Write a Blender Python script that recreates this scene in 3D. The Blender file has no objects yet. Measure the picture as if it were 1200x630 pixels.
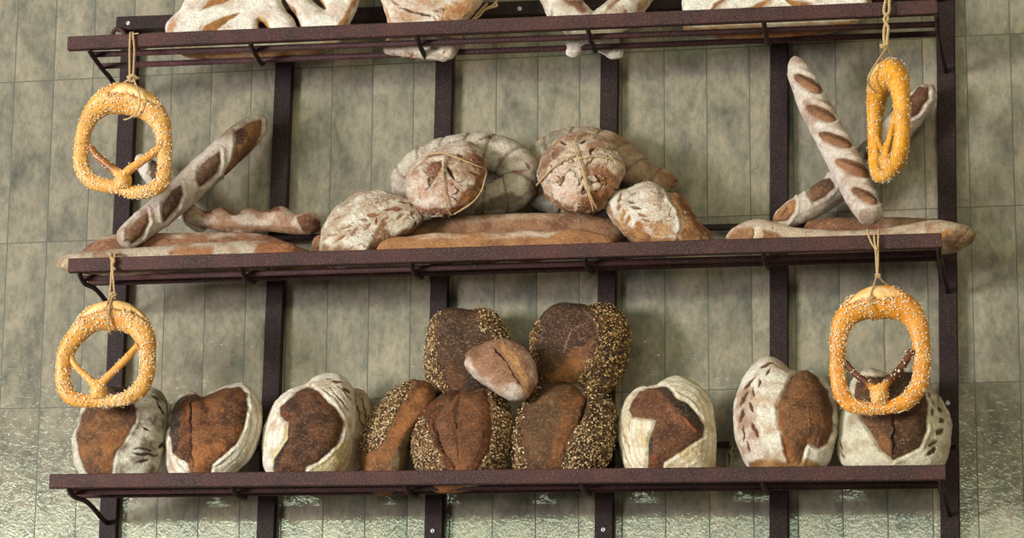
import bpy, math, random
import numpy as np
from mathutils import Matrix, Vector

random.seed(4)
rng = np.random.default_rng(11)
S = bpy.context.scene
COL = S.collection
PI = math.pi

# ------------------------------------------------------------------ camera
FPX, YAW, PITCH, ROLL = 3500.0, 0.19229507, 0.22067976, 0.00774869
CAM = np.array([2.0355965, -5.56068974, -1.69762432])


def cam_rot(y, p, r):
    cy, sy, cp, sp, cr, sr = math.cos(y), math.sin(y), math.cos(p), math.sin(p), math.cos(r), math.sin(r)
    f = np.array([-sy * cp, cy * cp, sp])
    rt = np.array([cy, sy, 0])
    up = np.cross(rt, f)
    return np.array([cr * rt + sr * up, -sr * rt + cr * up, f])


R = cam_rot(YAW, PITCH, ROLL)
cd = bpy.data.cameras.new('camera')
co = bpy.data.objects.new('camera', cd)
COL.objects.link(co)
cd.sensor_width = 36
cd.lens = FPX * 36 / 1200
M = Matrix.Identity(4)
for i in range(3):
    M[i][0], M[i][1], M[i][2], M[i][3] = R[0][i], R[1][i], -R[2][i], CAM[i]
co.matrix_world = M
cd.clip_end = 100
S.camera = co

# ------------------------------------------------------------------ colour management
S.view_settings.view_transform = 'Standard'
S.view_settings.look = 'None'
S.view_settings.gamma = 1
S.view_settings.exposure = -0.36
S.view_settings.use_curve_mapping = False

# ------------------------------------------------------------------ world: a shop room with a bright green street behind the camera
W = bpy.data.worlds.new('world')
S.world = W
W.use_nodes = True
nt = W.node_tree
nt.nodes.clear()


def N(nt, t, **kw):
    n = nt.nodes.new(t)
    for k, v in kw.items():
        if k.startswith('i_'):
            n.inputs[int(k[2:])].default_value = v
        else:
            setattr(n, k, v)
    return n


def ramp(nt, stops, fac=None, interp='LINEAR'):
    n = nt.nodes.new('ShaderNodeValToRGB')
    cr = n.color_ramp
    cr.interpolation = interp
    while len(cr.elements) < len(stops):
        cr.elements.new(0.5)
    for e, (p, c) in zip(cr.elements, stops):
        e.position = p
        e.color = (c[0], c[1], c[2], 1)
    if fac is not None:
        nt.links.new(fac, n.inputs[0])
    return n


def math_n(nt, op, a, b=None, c=None):
    n = nt.nodes.new('ShaderNodeMath')
    n.operation = op
    for i, v in enumerate((a, b, c)):
        if v is None:
            continue
        if isinstance(v, (int, float)):
            n.inputs[i].default_value = v
        else:
            nt.links.new(v, n.inputs[i])
    return n.outputs[0]


def mix(nt, fac, a, b, blend='MIX'):
    n = nt.nodes.new('ShaderNodeMix')
    n.data_type = 'RGBA'
    n.blend_type = blend
    for idx, v in ((0, fac), (6, a), (7, b)):
        if isinstance(v, (int, float)):
            n.inputs[idx].default_value = v
        elif isinstance(v, tuple):
            n.inputs[idx].default_value = (v[0], v[1], v[2], 1)
        else:
            nt.links.new(v, n.inputs[idx])
    return n.outputs[2]


WORLD_ROOM = 0.17
WORLD_STREET = 42.0
tc = N(nt, 'ShaderNodeTexCoord')
sp = N(nt, 'ShaderNodeSeparateXYZ')
nt.links.new(tc.outputs['Generated'], sp.inputs[0])
noi = N(nt, 'ShaderNodeTexNoise')
noi.inputs['Scale'].default_value = 34
noi.inputs['Detail'].default_value = 4
nt.links.new(tc.outputs['Generated'], noi.inputs['Vector'])
street = ramp(nt, [(0.36, (0.06, 0.10, 0.04)), (0.50, (0.42, 0.58, 0.32)), (0.62, (1.0, 1.0, 0.90))], noi.outputs[0])
# the window behind the camera: its head stands at about 8 degrees above eye level
zf = math_n(nt, 'MULTIPLY', math_n(nt, 'SUBTRACT', 0.1270, sp.outputs[2]), 220.0)
zc = N(nt, 'ShaderNodeClamp')
nt.links.new(zf, zc.inputs[0])
lo = N(nt, 'ShaderNodeClamp')
nt.links.new(math_n(nt, 'MULTIPLY', math_n(nt, 'SUBTRACT', sp.outputs[2], 0.05), 40.0), lo.inputs[0])
yb = N(nt, 'ShaderNodeClamp')
nt.links.new(math_n(nt, 'MULTIPLY', math_n(nt, 'SUBTRACT', -0.55, sp.outputs[1]), 8.0), yb.inputs[0])
side = ramp(nt, [(0.0, (0.9,) * 3), (0.30, (1.0,) * 3), (0.50, (0.42,) * 3), (0.75, (0.15,) * 3)], math_n(nt, 'MULTIPLY_ADD', sp.outputs[0], 0.5, 0.5))
win = math_n(nt, 'MULTIPLY', math_n(nt, 'MULTIPLY', zc.outputs[0], yb.outputs[0]), lo.outputs[0])
bg1 = N(nt, 'ShaderNodeBackground')
bg1.inputs[0].default_value = (1.0, 0.95, 0.88, 1)
bg1.inputs[1].default_value = WORLD_ROOM
bg2 = N(nt, 'ShaderNodeBackground')
nt.links.new(mix(nt, 1.0, street.outputs[0], side.outputs[0], 'MULTIPLY'), bg2.inputs[0])
bg2.inputs[1].default_value = WORLD_STREET
ms = N(nt, 'ShaderNodeMixShader')
nt.links.new(win, ms.inputs[0])
nt.links.new(bg1.outputs[0], ms.inputs[1])
nt.links.new(bg2.outputs[0], ms.inputs[2])
wo = N(nt, 'ShaderNodeOutputWorld')
nt.links.new(ms.outputs[0], wo.inputs[0])


def area(name, loc, target, size, size_y, power, color):
    l = bpy.data.lights.new(name, 'AREA')
    l.shape = 'RECTANGLE'
    l.size, l.size_y, l.energy, l.color = size, size_y, power, color
    o = bpy.data.objects.new(name, l)
    COL.objects.link(o)
    o.location = loc
    o.rotation_euler = (Vector(target) - Vector(loc)).to_track_quat('-Z', 'Y').to_euler()
    return o


area('daylight_window', (-4.3, -5.4, -0.5), (0.9, 0, -0.45), 1.7, 1.7, 800, (0.98, 0.95, 0.97))
area('ceiling_light', (2.9, -4.2, 0.6), (1.0, 0, -0.4), 1.2, 1.2, 66, (1.0, 0.80, 0.52))

# ------------------------------------------------------------------ numeric helpers


def lin(c):
    c = np.asarray(c, float) / 255.0
    return np.where(c <= 0.04045, c / 12.92, ((c + 0.055) / 1.055) ** 2.4)


def sst(x, a, b):
    t = np.clip((x - a) / (b - a), 0, 1)
    return t * t * (3 - 2 * t)


def px2w(px, py, Y0, lean=0.0, Z0=0.0):
    """point on the plane Y = Y0 + lean*(Z-Z0) seen at photo position px,py"""
    px, py = np.broadcast_arrays(np.asarray(px, float), np.asarray(py, float))
    d = np.stack([(px - 600) / FPX, (315 - py) / FPX, np.ones_like(px)], -1) @ R
    t = (Y0 + lean * (CAM[2] - Z0) - CAM[1]) / (d[..., 1] - lean * d[..., 2])
    return CAM + d * t[..., None]


def w2px(P):
    c = (P - CAM) @ R.T
    return np.stack([600 + FPX * c[:, 0] / c[:, 2], 315 - FPX * c[:, 1] / c[:, 2]], 1)


def pxm(P):
    """metres per photo pixel at world point P"""
    return float(((np.asarray(P) - CAM) @ R[2]) / FPX)


def _hash(i, j, k, seed):
    h = (i * 374761393 + j * 668265263 + k * 2147483647 + seed * 1274126177) & 0xFFFFFFFF
    h = ((h ^ (h >> 13)) * 1274126177) & 0xFFFFFFFF
    h = (h ^ (h >> 16)) & 0xFFFFFF
    return h / float(0xFFFFFF)


def vnoise(P, seed=0):
    I = np.floor(P).astype(np.int64)
    f = P - I
    f = f * f * (3 - 2 * f)
    out = 0
    for a in (0, 1):
        for b in (0, 1):
            for c in (0, 1):
                w = (f[:, 0] if a else 1 - f[:, 0]) * (f[:, 1] if b else 1 - f[:, 1]) * (f[:, 2] if c else 1 - f[:, 2])
                out = out + w * _hash(I[:, 0] + a, I[:, 1] + b, I[:, 2] + c, seed)
    return out


def fbm(P, scale, octv=4, seed=0, gain=0.55):
    s, a, t = 0, 1.0, 0
    Q = P * scale
    for o in range(octv):
        s = s + a * vnoise(Q + 17.3 * o, seed + o)
        t += a
        a *= gain
        Q = Q * 2.03
    return s / t


def nz(P, scale, octv=4, seed=0):
    """noise stretched to roughly 0..1"""
    return np.clip((fbm(P, scale, octv, seed) - 0.5) * 2.1 + 0.5, 0, 1)


def sdpoly(P, poly):
    """signed distance (positive inside)"""
    poly = np.asarray(poly, float)
    A = poly
    B = np.roll(poly, -1, 0)
    d2 = np.full(len(P), 1e18)
    ins = np.zeros(len(P), bool)
    for a, b in zip(A, B):
        e = b - a
        w = P - a
        t = np.clip((w @ e) / max(e @ e, 1e-9), 0, 1)
        q = w - t[:, None] * e
        d2 = np.minimum(d2, (q * q).sum(1))
        if a[1] != b[1]:
            c = (a[1] > P[:, 1]) != (b[1] > P[:, 1])
            xi = (b[0] - a[0]) * (P[:, 1] - a[1]) / (b[1] - a[1]) + a[0]
            ins ^= c & (P[:, 0] < xi)
    d = np.sqrt(d2)
    return np.where(ins, d, -d)


def dseg(P, a, b):
    a, b = np.asarray(a, float), np.asarray(b, float)
    e = b - a
    w = P - a
    t = np.clip((w @ e) / max(e @ e, 1e-9), 0, 1)
    q = w - t[:, None] * e
    return np.sqrt((q * q).sum(1)), t


def catmull(pts, n, closed):
    P = np.asarray(pts, float)
    if closed:
        Q = np.vstack([P[-1], P, P[0], P[1]])
    else:
        Q = np.vstack([2 * P[0] - P[1], P, 2 * P[-1] - P[-2]])
    out = []
    m = len(Q) - 3
    for i in range(m):
        p0, p1, p2, p3 = Q[i:i + 4]
        t = np.linspace(0, 1, 24, endpoint=False)[:, None]
        out.append(0.5 * (2 * p1 + (p2 - p0) * t + (2 * p0 - 5 * p1 + 4 * p2 - p3) * t ** 2 + (3 * p1 - p0 - 3 * p2 + p3) * t ** 3))
    D = np.vstack(out)
    D = np.vstack([D, D[:1] if closed else P[-1:]])
    k = min(3, D.shape[1])
    L = np.concatenate([[0], np.cumsum(np.linalg.norm(np.diff(D[:, :2], axis=0), axis=1))]) if D.shape[1] <= 3 else \
        np.concatenate([[0], np.cumsum(np.linalg.norm(np.diff(D[:, :3], axis=0), axis=1))])
    s = np.linspace(0, L[-1], n, endpoint=not closed)
    return np.stack([np.interp(s, L, D[:, j]) for j in range(D.shape[1])], 1)


def Z(ox, oy, s, pts):
    return [(ox + p[0] / s, oy + p[1] / s) + tuple(q / s for q in p[2:]) for p in pts]


def ell(cx, cy, a, b, ang, n=22):
    t = np.linspace(0, 2 * PI, n, endpoint=False)
    c, s = math.cos(math.radians(ang)), math.sin(math.radians(ang))
    x, y = a * np.cos(t), b * np.sin(t)
    return np.stack([cx + c * x - s * y, cy + s * x + c * y], 1)


def normals(V, F):
    n = np.zeros_like(V)
    for f in (F,):
        a, b, c, d = V[f[:, 0]], V[f[:, 1]], V[f[:, 2]], V[f[:, 3]]
        fn = np.cross(c - a, d - b)
        for k in range(4):
            np.add.at(n, f[:, k], fn)
    return n / np.maximum(np.linalg.norm(n, axis=1), 1e-12)[:, None]


WLOC = {}


def link_mesh(name, V, F, mat, parent=None, col=None, origin=None, smooth=True):
    """V world verts, F list/array of faces; the object's origin is put at `origin`"""
    V = np.asarray(V, float)
    if origin is None:
        origin = np.array([(V[:, 0].min() + V[:, 0].max()) / 2, (V[:, 1].min() + V[:, 1].max()) / 2, V[:, 2].min()])
    V = V - origin
    me = bpy.data.meshes.new(name)
    if isinstance(F, np.ndarray):
        k = F.shape[1]
        me.vertices.add(len(V))
        me.vertices.foreach_set('co', V.astype(np.float32).ravel())
        me.loops.add(F.size)
        me.loops.foreach_set('vertex_index', F.astype(np.int32).ravel())
        me.polygons.add(len(F))
        me.polygons.foreach_set('loop_start', np.arange(0, F.size, k, dtype=np.int32))
        me.polygons.foreach_set('loop_total', np.full(len(F), k, dtype=np.int32))
        me.update(calc_edges=True)
        me.validate()
    else:
        me.from_pydata([tuple(v) for v in V], [], [tuple(int(q) for q in f) for f in F])
        me.update()
    if smooth:
        me.polygons.foreach_set('use_smooth', np.ones(len(me.polygons), bool))
    if col is not None:
        at = me.color_attributes.new('crust_colour', 'FLOAT_COLOR', 'POINT')
        c4 = np.ones((len(V), 4), np.float32)
        c4[:, :3] = col
        at.data.foreach_set('color', c4.ravel())
    me.materials.append(mat)
    o = bpy.data.objects.new(name, me)
    COL.objects.link(o)
    WLOC[o] = np.array(origin, float)
    if parent is not None:
        o.parent = parent
        o.location = WLOC[o] - WLOC[parent]
    else:
        o.location = origin
    return o


def empty(name, loc):
    o = bpy.data.objects.new(name, None)
    COL.objects.link(o)
    o.empty_display_size = 0.05
    o.location = loc
    WLOC[o] = np.array(loc, float)
    return o


def tag(o, label=None, cat=None, group=None, kind=None):
    if label: o['label'] = label
    if cat: o['category'] = cat
    if group: o['group'] = group
    if kind: o['kind'] = kind
    return o

# ------------------------------------------------------------------ materials


def new_mat(name):
    m = bpy.data.materials.new(name)
    m.use_nodes = True
    t = m.node_tree
    t.nodes.clear()
    b = t.nodes.new('ShaderNodeBsdfPrincipled')
    o = t.nodes.new('ShaderNodeOutputMaterial')
    t.links.new(b.outputs[0], o.inputs[0])
    return m, t, b


def noise_n(t, vec, scale, detail=4, rough=0.55, dist=0.0):
    n = t.nodes.new('ShaderNodeTexNoise')
    n.inputs['Scale'].default_value = scale
    n.inputs['Detail'].default_value = detail
    n.inputs['Roughness'].default_value = rough
    n.inputs['Distortion'].default_value = dist
    if vec is not None:
        t.links.new(vec, n.inputs['Vector'])
    return n


def bump_n(t, h, strength, dist, prev=None):
    b = t.nodes.new('ShaderNodeBump')
    b.inputs['Strength'].default_value = strength
    b.inputs['Distance'].default_value = dist
    t.links.new(h, b.inputs['Height'])
    if prev is not None:
        t.links.new(prev, b.inputs['Normal'])
    return b.outputs[0]


def crust_material(name, rough, bump, spec=0.22, lo=0.66, hi=1.24):
    m, t, b = new_mat(name)
    at = t.nodes.new('ShaderNodeAttribute')
    at.attribute_name = 'crust_colour'
    ge = t.nodes.new('ShaderNodeNewGeometry')
    n1 = noise_n(t, ge.outputs['Position'], 420, 4, 0.75)
    r1 = ramp(t, [(0.32, (lo,) * 3), (0.50, (1.0,) * 3), (0.68, (hi,) * 3)], n1.outputs[0])
    c = mix(t, 1.0, at.outputs['Color'], r1.outputs[0], 'MULTIPLY')
    t.links.new(c, b.inputs['Base Color'])
    n2 = noise_n(t, ge.outputs['Position'], 150, 6, 0.72)
    t.links.new(bump_n(t, n2.outputs[0], bump, 0.006), b.inputs['Normal'])
    b.inputs['Roughness'].default_value = rough
    b.inputs['Specular IOR Level'].default_value = spec
    return m


M_CRUST = crust_material('bread_crust', 0.8, 0.9)
M_DARK = crust_material('seeded_bread_crust', 0.6, 0.9)
M_PRETZEL = crust_material('pretzel_crust', 0.42, 0.10, 0.4, 0.93, 1.06)
M_SEED, t, b = new_mat('grain_seeds')
at = t.nodes.new('ShaderNodeAttribute')
at.attribute_name = 'crust_colour'
t.links.new(at.outputs['Color'], b.inputs['Base Color'])
b.inputs['Roughness'].default_value = 0.5

M_TWINE, t, b = new_mat('jute_twine')
tcn = t.nodes.new('ShaderNodeTexCoord')
nn = noise_n(t, tcn.outputs['Object'], 400, 3)
rr = ramp(t, [(0.3, tuple(lin((166, 132, 88)))), (0.7, tuple(lin((218, 190, 146))))], nn.outputs[0])
t.links.new(rr.outputs[0], b.inputs['Base Color'])
t.links.new(bump_n(t, nn.outputs[0], 0.6, 0.002), b.inputs['Normal'])
b.inputs['Roughness'].default_value = 0.9


def metal_material(name, c0, c1, c2):
    m, t, b = new_mat(name)
    tcn = t.nodes.new('ShaderNodeTexCoord')
    big = noise_n(t, tcn.outputs['Object'], 14, 4)
    fine = noise_n(t, tcn.outputs['Object'], 480, 2, 0.7)
    r1 = ramp(t, [(0.35, tuple(lin(c0))), (0.66, tuple(lin(c1)))], big.outputs[0])
    r2 = ramp(t, [(0.52, (0, 0, 0)), (0.74, (1, 1, 1))], fine.outputs[0])
    c = mix(t, r2.outputs[0], r1.outputs[0], tuple(lin(c2)))
    t.links.new(c, b.inputs['Base Color'])
    b.inputs['Roughness'].default_value = 0.55
    b.inputs['Specular IOR Level'].default_value = 0.18
    t.links.new(bump_n(t, fine.outputs[0], 0.4, 0.002), b.inputs['Normal'])
    return m


M_BAR = metal_material('rusty_brown_bar_paint', (50, 36, 36), (74, 44, 42), (126, 94, 90))
M_POST = metal_material('dark_brown_post_paint', (30, 21, 22), (42, 26, 26), (84, 60, 60))
M_SCREW, t, b = new_mat('zinc_screw')
tcn = t.nodes.new('ShaderNodeTexCoord')
nn = noise_n(t, tcn.outputs['Object'], 300, 2)
rr = ramp(t, [(0.3, (0.45, 0.46, 0.47)), (0.7, (0.62, 0.63, 0.64))], nn.outputs[0])
t.links.new(rr.outputs[0], b.inputs['Base Color'])
b.inputs['Metallic'].default_value = 0.6
b.inputs['Roughness'].default_value = 0.4

# ---- glazed wall tiles
TW, TH = 0.0835, 0.33776
M_TILE, t, b = new_mat('glazed_wall_tiles')
ge = t.nodes.new('ShaderNodeNewGeometry')
sx = t.nodes.new('ShaderNodeSeparateXYZ')
t.links.new(ge.outputs['Position'], sx.inputs[0])
u = math_n(t, 'DIVIDE', sx.outputs[0], TW)
v = math_n(t, 'DIVIDE', sx.outputs[2], TH)
iu, iv = math_n(t, 'FLOOR', u), math_n(t, 'FLOOR', v)
fu, fv = math_n(t, 'SUBTRACT', u, iu), math_n(t, 'SUBTRACT', v, iv)
idc = t.nodes.new('ShaderNodeCombineXYZ')
t.links.new(iu, idc.inputs[0])
t.links.new(iv, idc.inputs[1])
wn = t.nodes.new('ShaderNodeTexWhiteNoise')
wn.noise_dimensions = '3D'
t.links.new(idc.outputs[0], wn.inputs['Vector'])
# distance to the joint in metres
du = math_n(t, 'MULTIPLY', math_n(t, 'SUBTRACT', 0.5, math_n(t, 'ABSOLUTE', math_n(t, 'SUBTRACT', fu, 0.5))), TW)
dv = math_n(t, 'MULTIPLY', math_n(t, 'SUBTRACT', 0.5, math_n(t, 'ABSOLUTE', math_n(t, 'SUBTRACT', fv, 0.5))), TH)
dj = math_n(t, 'MINIMUM', du, dv)
# every tile carries nearly the same printed cloud, shifted a little
shift = t.nodes.new('ShaderNodeVectorMath')
shift.operation = 'SCALE'
t.links.new(wn.outputs['Color'], shift.inputs[0])
shift.inputs['Scale'].default_value = 3.0
tp = t.nodes.new('ShaderNodeCombineXYZ')
t.links.new(math_n(t, 'MULTIPLY', fu, TW), tp.inputs[0])
t.links.new(math_n(t, 'MULTIPLY', fv, TH * 0.55), tp.inputs[1])
tv = t.nodes.new('ShaderNodeVectorMath')
tv.operation = 'ADD'
t.links.new(tp.outputs[0], tv.inputs[0])
t.links.new(shift.outputs[0], tv.inputs[1])
cl = noise_n(t, tv.outputs[0], 17, 6, 0.66, 0.4)
base = ramp(t, [(0.26, tuple(lin((100, 100, 92)))), (0.48, tuple(lin((142, 135, 119)))), (0.66, tuple(lin((164, 154, 134))))], cl.outputs[0])
sp2 = noise_n(t, tv.outputs[0], 95, 5, 0.75)
spr = ramp(t, [(0.36, (0.50, 0.55, 0.50)), (0.56, (1.0, 1.0, 1.0))], sp2.outputs[0])
c = mix(t, 0.55, base.outputs[0], spr.outputs[0], 'MULTIPLY')
# blue-green smudge along the right edge of the tile
sm = noise_n(t, tv.outputs[0], 34, 3)
edge = math_n(t, 'MULTIPLY', math_n(t, 'POWER', fu, 5.0), ramp(t, [(0.45, (0, 0, 0)), (0.62, (1, 1, 1))], sm.outputs[0]).outputs[0])
c = mix(t, math_n(t, 'MULTIPLY', edge, 0.55), c, tuple(lin((82, 94, 88))))
tint = t.nodes.new('ShaderNodeHueSaturation')
t.links.new(math_n(t, 'ADD', 0.92, math_n(t, 'MULTIPLY', wn.outputs['Value'], 0.14)), tint.inputs['Value'])
t.links.new(c, tint.inputs['Color'])
joint = N(t, 'ShaderNodeMapRange')
joint.inputs[1].default_value = 0.0007
joint.inputs[2].default_value = 0.0016
t.links.new(dj, joint.inputs[0])
c = mix(t, joint.outputs[0], tuple(lin((84, 80, 66))), tint.outputs[0])
t.links.new(c, b.inputs['Base Color'])
rgh = math_n(t, 'SUBTRACT', 0.75, math_n(t, 'MULTIPLY', joint.outputs[0], 0.71))
t.links.new(rgh, b.inputs['Roughness'])
b.inputs['Specular IOR Level'].default_value = 0.55
# uneven hand-made glaze
wv = noise_n(t, ge.outputs['Position'], 82, 3, 0.55, 1.6)
pil = N(t, 'ShaderNodeMapRange')
pil.interpolation_type = 'SMOOTHSTEP'
pil.inputs[1].default_value = 0.0
pil.inputs[2].default_value = 0.005
t.links.new(dj, pil.inputs[0])
b1 = bump_n(t, pil.outputs[0], 0.04, 0.0008)
t.links.new(bump_n(t, wv.outputs[0], 0.095, 0.0020, b1), b.inputs['Normal'])

# ------------------------------------------------------------------ generic builders


def boxv(p0, p1, wy, wz, bev=0.0015):
    """bar from p0 to p1 (x along), depth wy, height wz, with bevelled long edges -> V, F"""
    p0, p1 = np.asarray(p0, float), np.asarray(p1, float)
    d = p1 - p0
    d = d / np.linalg.norm(d)
    ref = np.array([0, 1.0, 0])
    a = ref - d * (ref @ d)
    a /= np.linalg.norm(a)
    c = np.cross(d, a)
    hy, hz = wy / 2, wz / 2
    prof = [(-hy + bev, -hz), (hy - bev, -hz), (hy, -hz + bev), (hy, hz - bev), (hy - bev, hz), (-hy + bev, hz), (-hy, hz - bev), (-hy, -hz + bev)]
    V = [p + a * q[0] + c * q[1] for p in (p0, p1) for q in prof]
    F = [(i, (i + 1) % 8, 8 + (i + 1) % 8, 8 + i) for i in range(8)] + [tuple(range(7, -1, -1)), tuple(range(8, 16))]
    return V, F


def sweep(P, rad, n=24, flat=1.0, ref=None, closed=False, twist=None):
    """tube round path P (N,3). returns V, F(quads), s, phi.  phi=0 faces the camera"""
    P = np.asarray(P, float)
    m = len(P)
    rad = np.broadcast_to(np.asarray(rad, float), (m,))
    if closed:
        T = np.roll(P, -1, 0) - np.roll(P, 1, 0)
    else:
        T = np.gradient(P, axis=0)
    T /= np.maximum(np.linalg.norm(T, axis=1), 1e-12)[:, None]
    if ref is None:
        C = CAM - P
    else:
        C = np.broadcast_to(np.asarray(ref, float), P.shape).copy()
    C = C - T * (C * T).sum(1)[:, None]
    C /= np.maximum(np.linalg.norm(C, axis=1), 1e-12)[:, None]
    B = np.cross(T, C)
    ph = np.linspace(0, 2 * PI, n, endpoint=False)
    V = P[:, None, :] + rad[:, None, None] * (flat * np.cos(ph)[None, :, None] * C[:, None, :] + np.sin(ph)[None, :, None] * B[:, None, :])
    V = V.reshape(-1, 3)
    s = np.repeat(np.linspace(0, 1, m), n)
    PH = np.tile(ph, m)
    rows = m if closed else m - 1
    i = np.arange(rows)[:, None]
    j = np.arange(n)[None, :]
    i2 = (i + 1) % m
    j2 = (j + 1) % n
    F = np.stack([i * n + j + 0 * j2, i * n + j2, i2 * n + j2, i2 * n + j], -1).reshape(-1, 4)
    if not closed:
        # end caps collapse onto the end points
        k = len(V)
        V = np.vstack([V, P[:1], P[-1:]])
        s = np.append(s, [0, 1])
        PH = np.append(PH, [0, 0])
        j = np.arange(n)
        jn = (j + 1) % n
        F = np.vstack([F, np.stack([jn, j, np.full(n, k), np.full(n, k)], 1),
                       np.stack([(m - 1) * n + j, (m - 1) * n + jn, np.full(n, k + 1), np.full(n, k + 1)], 1)])
    return V, F, s, PH


def tri_fix(F):
    """quads with a doubled index become triangles"""
    out = []
    for f in F:
        a, b_, c_, d_ = (int(q) for q in f)
        if c_ == d_:
            out.append((a, b_, c_))
        elif a == b_:
            out.append((b_, c_, d_))
        else:
            out.append((a, b_, c_, d_))
    return out


# painting: every region is (polygon in photo px, colour A, colour B, ragged edge px, raise in metres, noise scale)
def paint(V, F, base, regions, scores, seed, bias=0.0, back=None, bumps=(0.0012, 55), ears=0.0025, front=None, edge=None, cracks=None):
    n = normals(V, F)
    P = w2px(V)
    view = CAM - V
    view /= np.linalg.norm(view, axis=1)[:, None]
    face = (n * view).sum(1)
    off = np.array([seed * 3.7, seed * 1.3, -seed * 2.1])
    Q = V + off
    w = nz(Q, 38, 5, seed)
    A, B = lin(base[0]), lin(base[1])
    k = sst(w, 0.30 - bias, 0.95 - bias) * 0.85
    col = A * (1 - k)[:, None] + B * k[:, None]
    if A.mean() < 0.28 and ears > 0.0015:
        g_ = col.mean(1, keepdims=True)
        col = (g_ + (col - g_) * 0.88) * np.array([0.92, 0.92, 0.90])
        du = sst(nz(Q, 340, 3, seed + 73), 0.5, 0.95)[:, None] * 0.30
        col = col * (1 - du) + lin((200, 170, 136)) * du
    w2 = nz(Q, 150, 3, seed + 31)
    w3 = nz(Q, 420, 2, seed + 57)
    col = col * (0.80 + 0.22 * w2 + 0.18 * w3)[:, None]
    fr = sst(face, -0.15, 0.05) if front is None else front
    disp = (fbm(Q, bumps[1], 4, seed + 5) - 0.5) * 2 * bumps[0]
    disp = disp + (fbm(Q, 190, 3, seed + 6) - 0.5) * 2 * min(0.0011, bumps[0] * 0.45)
    seedmask = np.zeros(len(V))
    if edge is not None:        # floury or golden rim of the loaf
        poly, ea, eb, wd = edge
        d = sdpoly(P, poly)
        k = (1 - sst(d + (nz(Q, 60, 3, seed + 3) - 0.5) * wd, 0, wd)) 
        kk = sst(nz(Q, 40, 4, seed + 4), 0.3, 0.7)[:, None]
        ec = lin(ea) * (1 - kk) + lin(eb) * kk
        col = col * (1 - k)[:, None] + ec * k[:, None]
    for rg in regions:
        poly, ca, cb = rg[0], rg[1], rg[2]
        rag = rg[3] if len(rg) > 3 else 2.0
        up = rg[4] if len(rg) > 4 else 0.0
        sc = rg[5] if len(rg) > 5 else 40
        sm = rg[6] if len(rg) > 6 else 0
        d = sdpoly(P, poly) + (fbm(Q, 55, 4, seed + 9) - 0.5) * 4 * rag
        sf = max(0.8, rag * 1.15)
        k = sst(d, -sf, sf) * fr
        ww = sst(nz(Q, sc, 5, seed + 13), 0.15, 0.85)
        c = lin(ca) * (1 - ww)[:, None] + lin(cb) * ww[:, None]
        if not sm and c.mean() < 0.28:
            g_ = c.mean(1, keepdims=True)
            c = (g_ + (c - g_) * 0.88) * np.array([0.88, 0.90, 0.86])
            du = sst(nz(Q, 380, 3, seed + 71), 0.55, 0.98)[:, None] * 0.26
            c = c * (1 - du) + lin((196, 164, 128)) * du
        c = c * (0.76 + 0.26 * nz(Q, 190, 3, seed + 41) + 0.22 * nz(Q, 430, 2, seed + 43))[:, None]
        col = col * (1 - k)[:, None] + c * k[:, None]
        if up != 0:
            disp = disp + fr * (up * sst(d, 0, 14) - ears * np.exp(-(d / 1.8) ** 2) + ears * 0.8 * np.exp(-((d + 3.2) / 2.2) ** 2))
        if sm:
            seedmask = np.maximum(seedmask, k * sm)
        else:
            seedmask = seedmask * (1 - k)
    if cracks:
        csc, cw, cdep, ccol = cracks
        cn = fbm(Q, csc, 3, seed + 61)
        gate = sst(nz(Q, csc * 0.8, 2, seed + 67), 0.45, 0.65)
        k = np.exp(-((cn - 0.5) / cw) ** 2) * gate * fr
        col = col * (1 - k)[:, None] + lin(ccol) * k[:, None]
        disp = disp - cdep * k + cdep * 0.5 * fr * np.exp(-((cn - 0.5 - 2.5 * cw) / (1.6 * cw)) ** 2) * gate
        lum = np.exp(-((cn - 0.5 - 2.5 * cw) / (1.6 * cw)) ** 2) * gate * fr * 0.5
        col = col * (1 - lum)[:, None] + lin((214, 190, 168)) * lum[:, None]
    for sc in scores:
        a, bb, wd, ca = sc[0], sc[1], sc[2], sc[3]
        dep = sc[4] if len(sc) > 4 else 0.0022
        L = math.hypot(bb[0] - a[0], bb[1] - a[1])
        Pn = P + (np.stack([nz(Q, 70, 3, seed + 21), nz(Q, 70, 3, seed + 22)], 1) - 0.5) * min(3.0, 0.2 * L)
        d, tt = dseg(Pn, a, bb)
        wl = wd * np.sqrt(np.clip(1 - (2 * tt - 1) ** 2, 0.05, 1))
        k = (1 - sst(d, wl * 0.55, wl * 1.1 + 0.2)) * fr
        c = lin(ca) * (0.75 + 0.5 * nz(Q, 120, 3, seed + 23))[:, None]
        col = col * (1 - k)[:, None] + c * k[:, None]
        disp = disp - dep * k
    return col, disp, n, seedmask


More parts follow.
